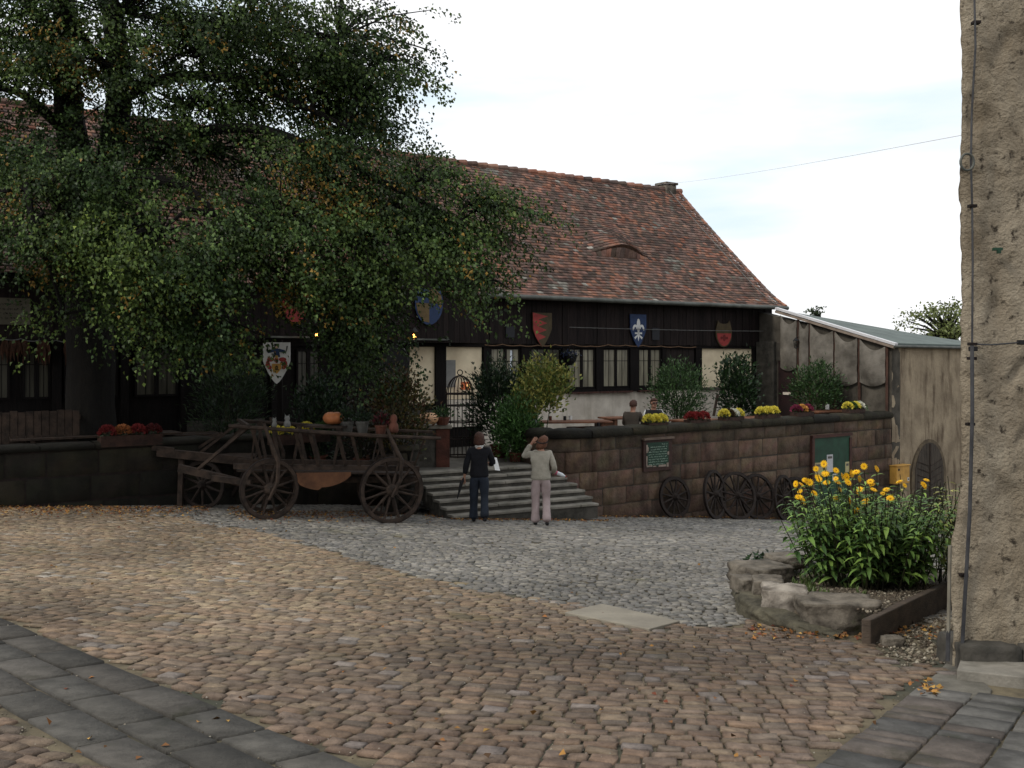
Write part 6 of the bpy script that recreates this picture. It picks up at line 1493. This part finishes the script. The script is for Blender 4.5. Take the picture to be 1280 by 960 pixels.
b = MB(); b.tube([hd+rt*(.1*math.cos(a_))+Vector((0,-.118+.11*(1-abs(math.sin(a_)))**1.0*.6,.02-.03*math.sin(a_))) for a_ in np.linspace(-.2, PI+.2, 10)], .010, 5); b.build('hair_clip', m_black, t, world=False)
M = Matrix.Rotation(math.radians(112), 3, 'Y'); b = MB(); bt = thing('plastic_bottle', 'clear plastic bottle with a pink label held by the woman in the cream sweater', 'bottle', p2+Vector((.33,.22,.93)))
b.lathe([(.036,-.12),(.038,-.10),(.038,.07),(.03,.10),(.015,.13),(.015,.145)], (0,0,0), 14, M); b.build('body', mat('clear_plastic', (.55,.58,.6), (.5,.52,.55), 5, .2, 0, spec=.6), bt, world=False, smooth=True)
b = MB(); b.lathe([(.0395,-.105),(.0395,-.02)], (0,0,0), 14, M); b.build('label', mat('pink_label', hexc('d0567a', .9), hexc('b83a5c', .9), 20, .5, 0), bt, world=False); b = MB(); b.lathe([(.018,.145),(.018,.165)], (0,0,0), 10, M); b.build('cap', m_red, bt, world=False)
def sitJ(**k):
    J = dict(pel=(0,0,.50), spine=(0,.02,.68), chest=(0,.04,.86), neckb=(0,.05,1.0), neck=(0,.06,1.05), head=(0,.08,1.155), lsh=(-.18,.04,.94), rsh=(.18,.04,.94), lel=(-.25,.12,.70), rel=(.25,.12,.70), lwr=(-.12,.32,.72), rwr=(.12,.32,.72),
      lhp=(-.09,.04,.50), rhp=(.09,.04,.50), lkn=(-.12,.44,.50), rkn=(.12,.44,.50), lan=(-.12,.44,.10), ran=(.12,.44,.10), lto=(-.12,.58,.04), rto=(.12,.58,.04)); J.update(k); return J
m_brn = mat('brown_shirt', hexc('5a5044', .8), hexc('463e36', .8), 6, .9, .3, 40); m_dk = mat('dark_trousers', hexc('23242a', .8), None)
c = at(790, 520, 24.6); bench(790, 540, 24.6, 1.3, .45, 'plank bench under the seated man in the brown shirt')
person('man in a grey-brown shirt seated with his back turned at the terrace table', (c.x, c.y, .78), -.5, sitJ(), dict(top=m_brn, legs=m_dk, hair=m_hb, w=1.15), 'short')
c = at(816, 520, 25.3); b_ = bench(820, 538, 25.35, 1.2, .6, 'plank bench under the person in the black and white jacket')
t, hd, fwd, up, rt = person('person in a black jacket with white shoulders and sunglasses seated facing the yard', (c.x, c.y+.0, .80), PI+.2, sitJ(), dict(top=m_black, legs=m_dk, hair=m_hb, w=1.1), 'short')
b = MB(); b.tube([hd+fwd*.103+rt*x+up*.014 for x in (-.07,-.035,0,.035,.07)], [.014,.02,.008,.02,.014], 6); b.build('sunglasses', m_black, t, world=False)
for s_ in (-1, 1):
    b = MB(); b.tube([(s_*.09,.03,.985), (s_*.19,.04,.975), (s_*.245,.08,.86), (s_*.275,.13,.72)], [.02,.04,.035,.03], 6); b.build('white_sleeve_stripe', m_white, t, world=False, smooth=True)
# ============================================================ CAMERA, LIGHT, SKY
cd = bpy.data.cameras.new('camera'); cam = bpy.data.objects.new('camera', cd); COL.objects.link(cam)
cam.location = (0, 0, CH); cam.rotation_euler = (PI/2, 0, 0); cd.sensor_width = 36; cd.lens = F/1280*36
cd.shift_y = -(480-HZ)/1280; cd.clip_end = 3000; scene.camera = cam
sd_ = Vector((-.72, -.42, .78)).normalized()
sl = bpy.data.lights.new('sun', 'SUN'); sl.energy = 1.9; sl.angle = math.radians(14); sl.color = (1, .93, .82)
so = bpy.data.objects.new('sun', sl); COL.objects.link(so); so.rotation_euler = sd_.to_track_quat('Z', 'Y').to_euler()
w = bpy.data.worlds.new('World'); scene.world = w; w.use_nodes = True; nt = w.node_tree; N = nt.nodes; L = nt.links; N.clear()
out = N.new('ShaderNodeOutputWorld'); bg = N.new('ShaderNodeBackground'); L.new(bg.outputs[0], out.inputs[0]); bg.inputs[1].default_value = .1
sky = N.new('ShaderNodeTexSky'); sky.sky_type = 'NISHITA'; sky.sun_disc = False; sky.sun_elevation = math.asin(sd_.z); sky.sun_rotation = math.atan2(sd_.x, sd_.y)
tc = N.new('ShaderNodeTexCoord'); mp = N.new('ShaderNodeMapping'); mp.inputs['Scale'].default_value = (1, 1, 3.2); L.new(tc.outputs['Generated'], mp.inputs[0])
nz_ = N.new('ShaderNodeTexNoise'); nz_.inputs['Scale'].default_value = 2.2; nz_.inputs['Detail'].default_value = 5; L.new(mp.outputs[0], nz_.inputs['Vector'])
rp_ = N.new('ShaderNodeValToRGB'); rp_.color_ramp.elements[0].position = .36; rp_.color_ramp.elements[1].position = .56; rp_.color_ramp.elements[0].color = (.8,.8,.8,1)
L.new(nz_.outputs[0], rp_.inputs[0])
mx = N.new('ShaderNodeMix'); mx.data_type = 'RGBA'; L.new(rp_.outputs[0], mx.inputs[0]); L.new(sky.outputs[0], mx.inputs[6]); mx.inputs[7].default_value = (11.3, 11.4, 11.6, 1)
mp2 = N.new('ShaderNodeMapping'); mp2.inputs['Scale'].default_value = (1, 1, 4.5); mp2.inputs['Location'].default_value = (.3, .8, .2); L.new(tc.outputs['Generated'], mp2.inputs[0])
n2 = N.new('ShaderNodeTexNoise'); n2.inputs['Scale'].default_value = 2.6; n2.inputs['Detail'].default_value = 6; L.new(mp2.outputs[0], n2.inputs['Vector'])
r2 = N.new('ShaderNodeValToRGB'); r2.color_ramp.elements[0].position = .52; r2.color_ramp.elements[1].position = .72; L.new(n2.outputs[0], r2.inputs[0])
m2 = N.new('ShaderNodeMix'); m2.data_type = 'RGBA'; L.new(r2.outputs[0], m2.inputs[0]); L.new(mx.outputs[2], m2.inputs[6]); m2.inputs[7].default_value = (7.6, 9.3, 10.4, 1)
L.new(m2.outputs[2], bg.inputs[0])
scene.view_settings.view_transform = 'Standard'; scene.view_settings.look = 'None'; scene.view_settings.exposure = 0
scene.cycles.max_bounces = 5; scene.cycles.diffuse_bounces = 3; scene.cycles.glossy_bounces = 2; scene.cycles.transmission_bounces = 3
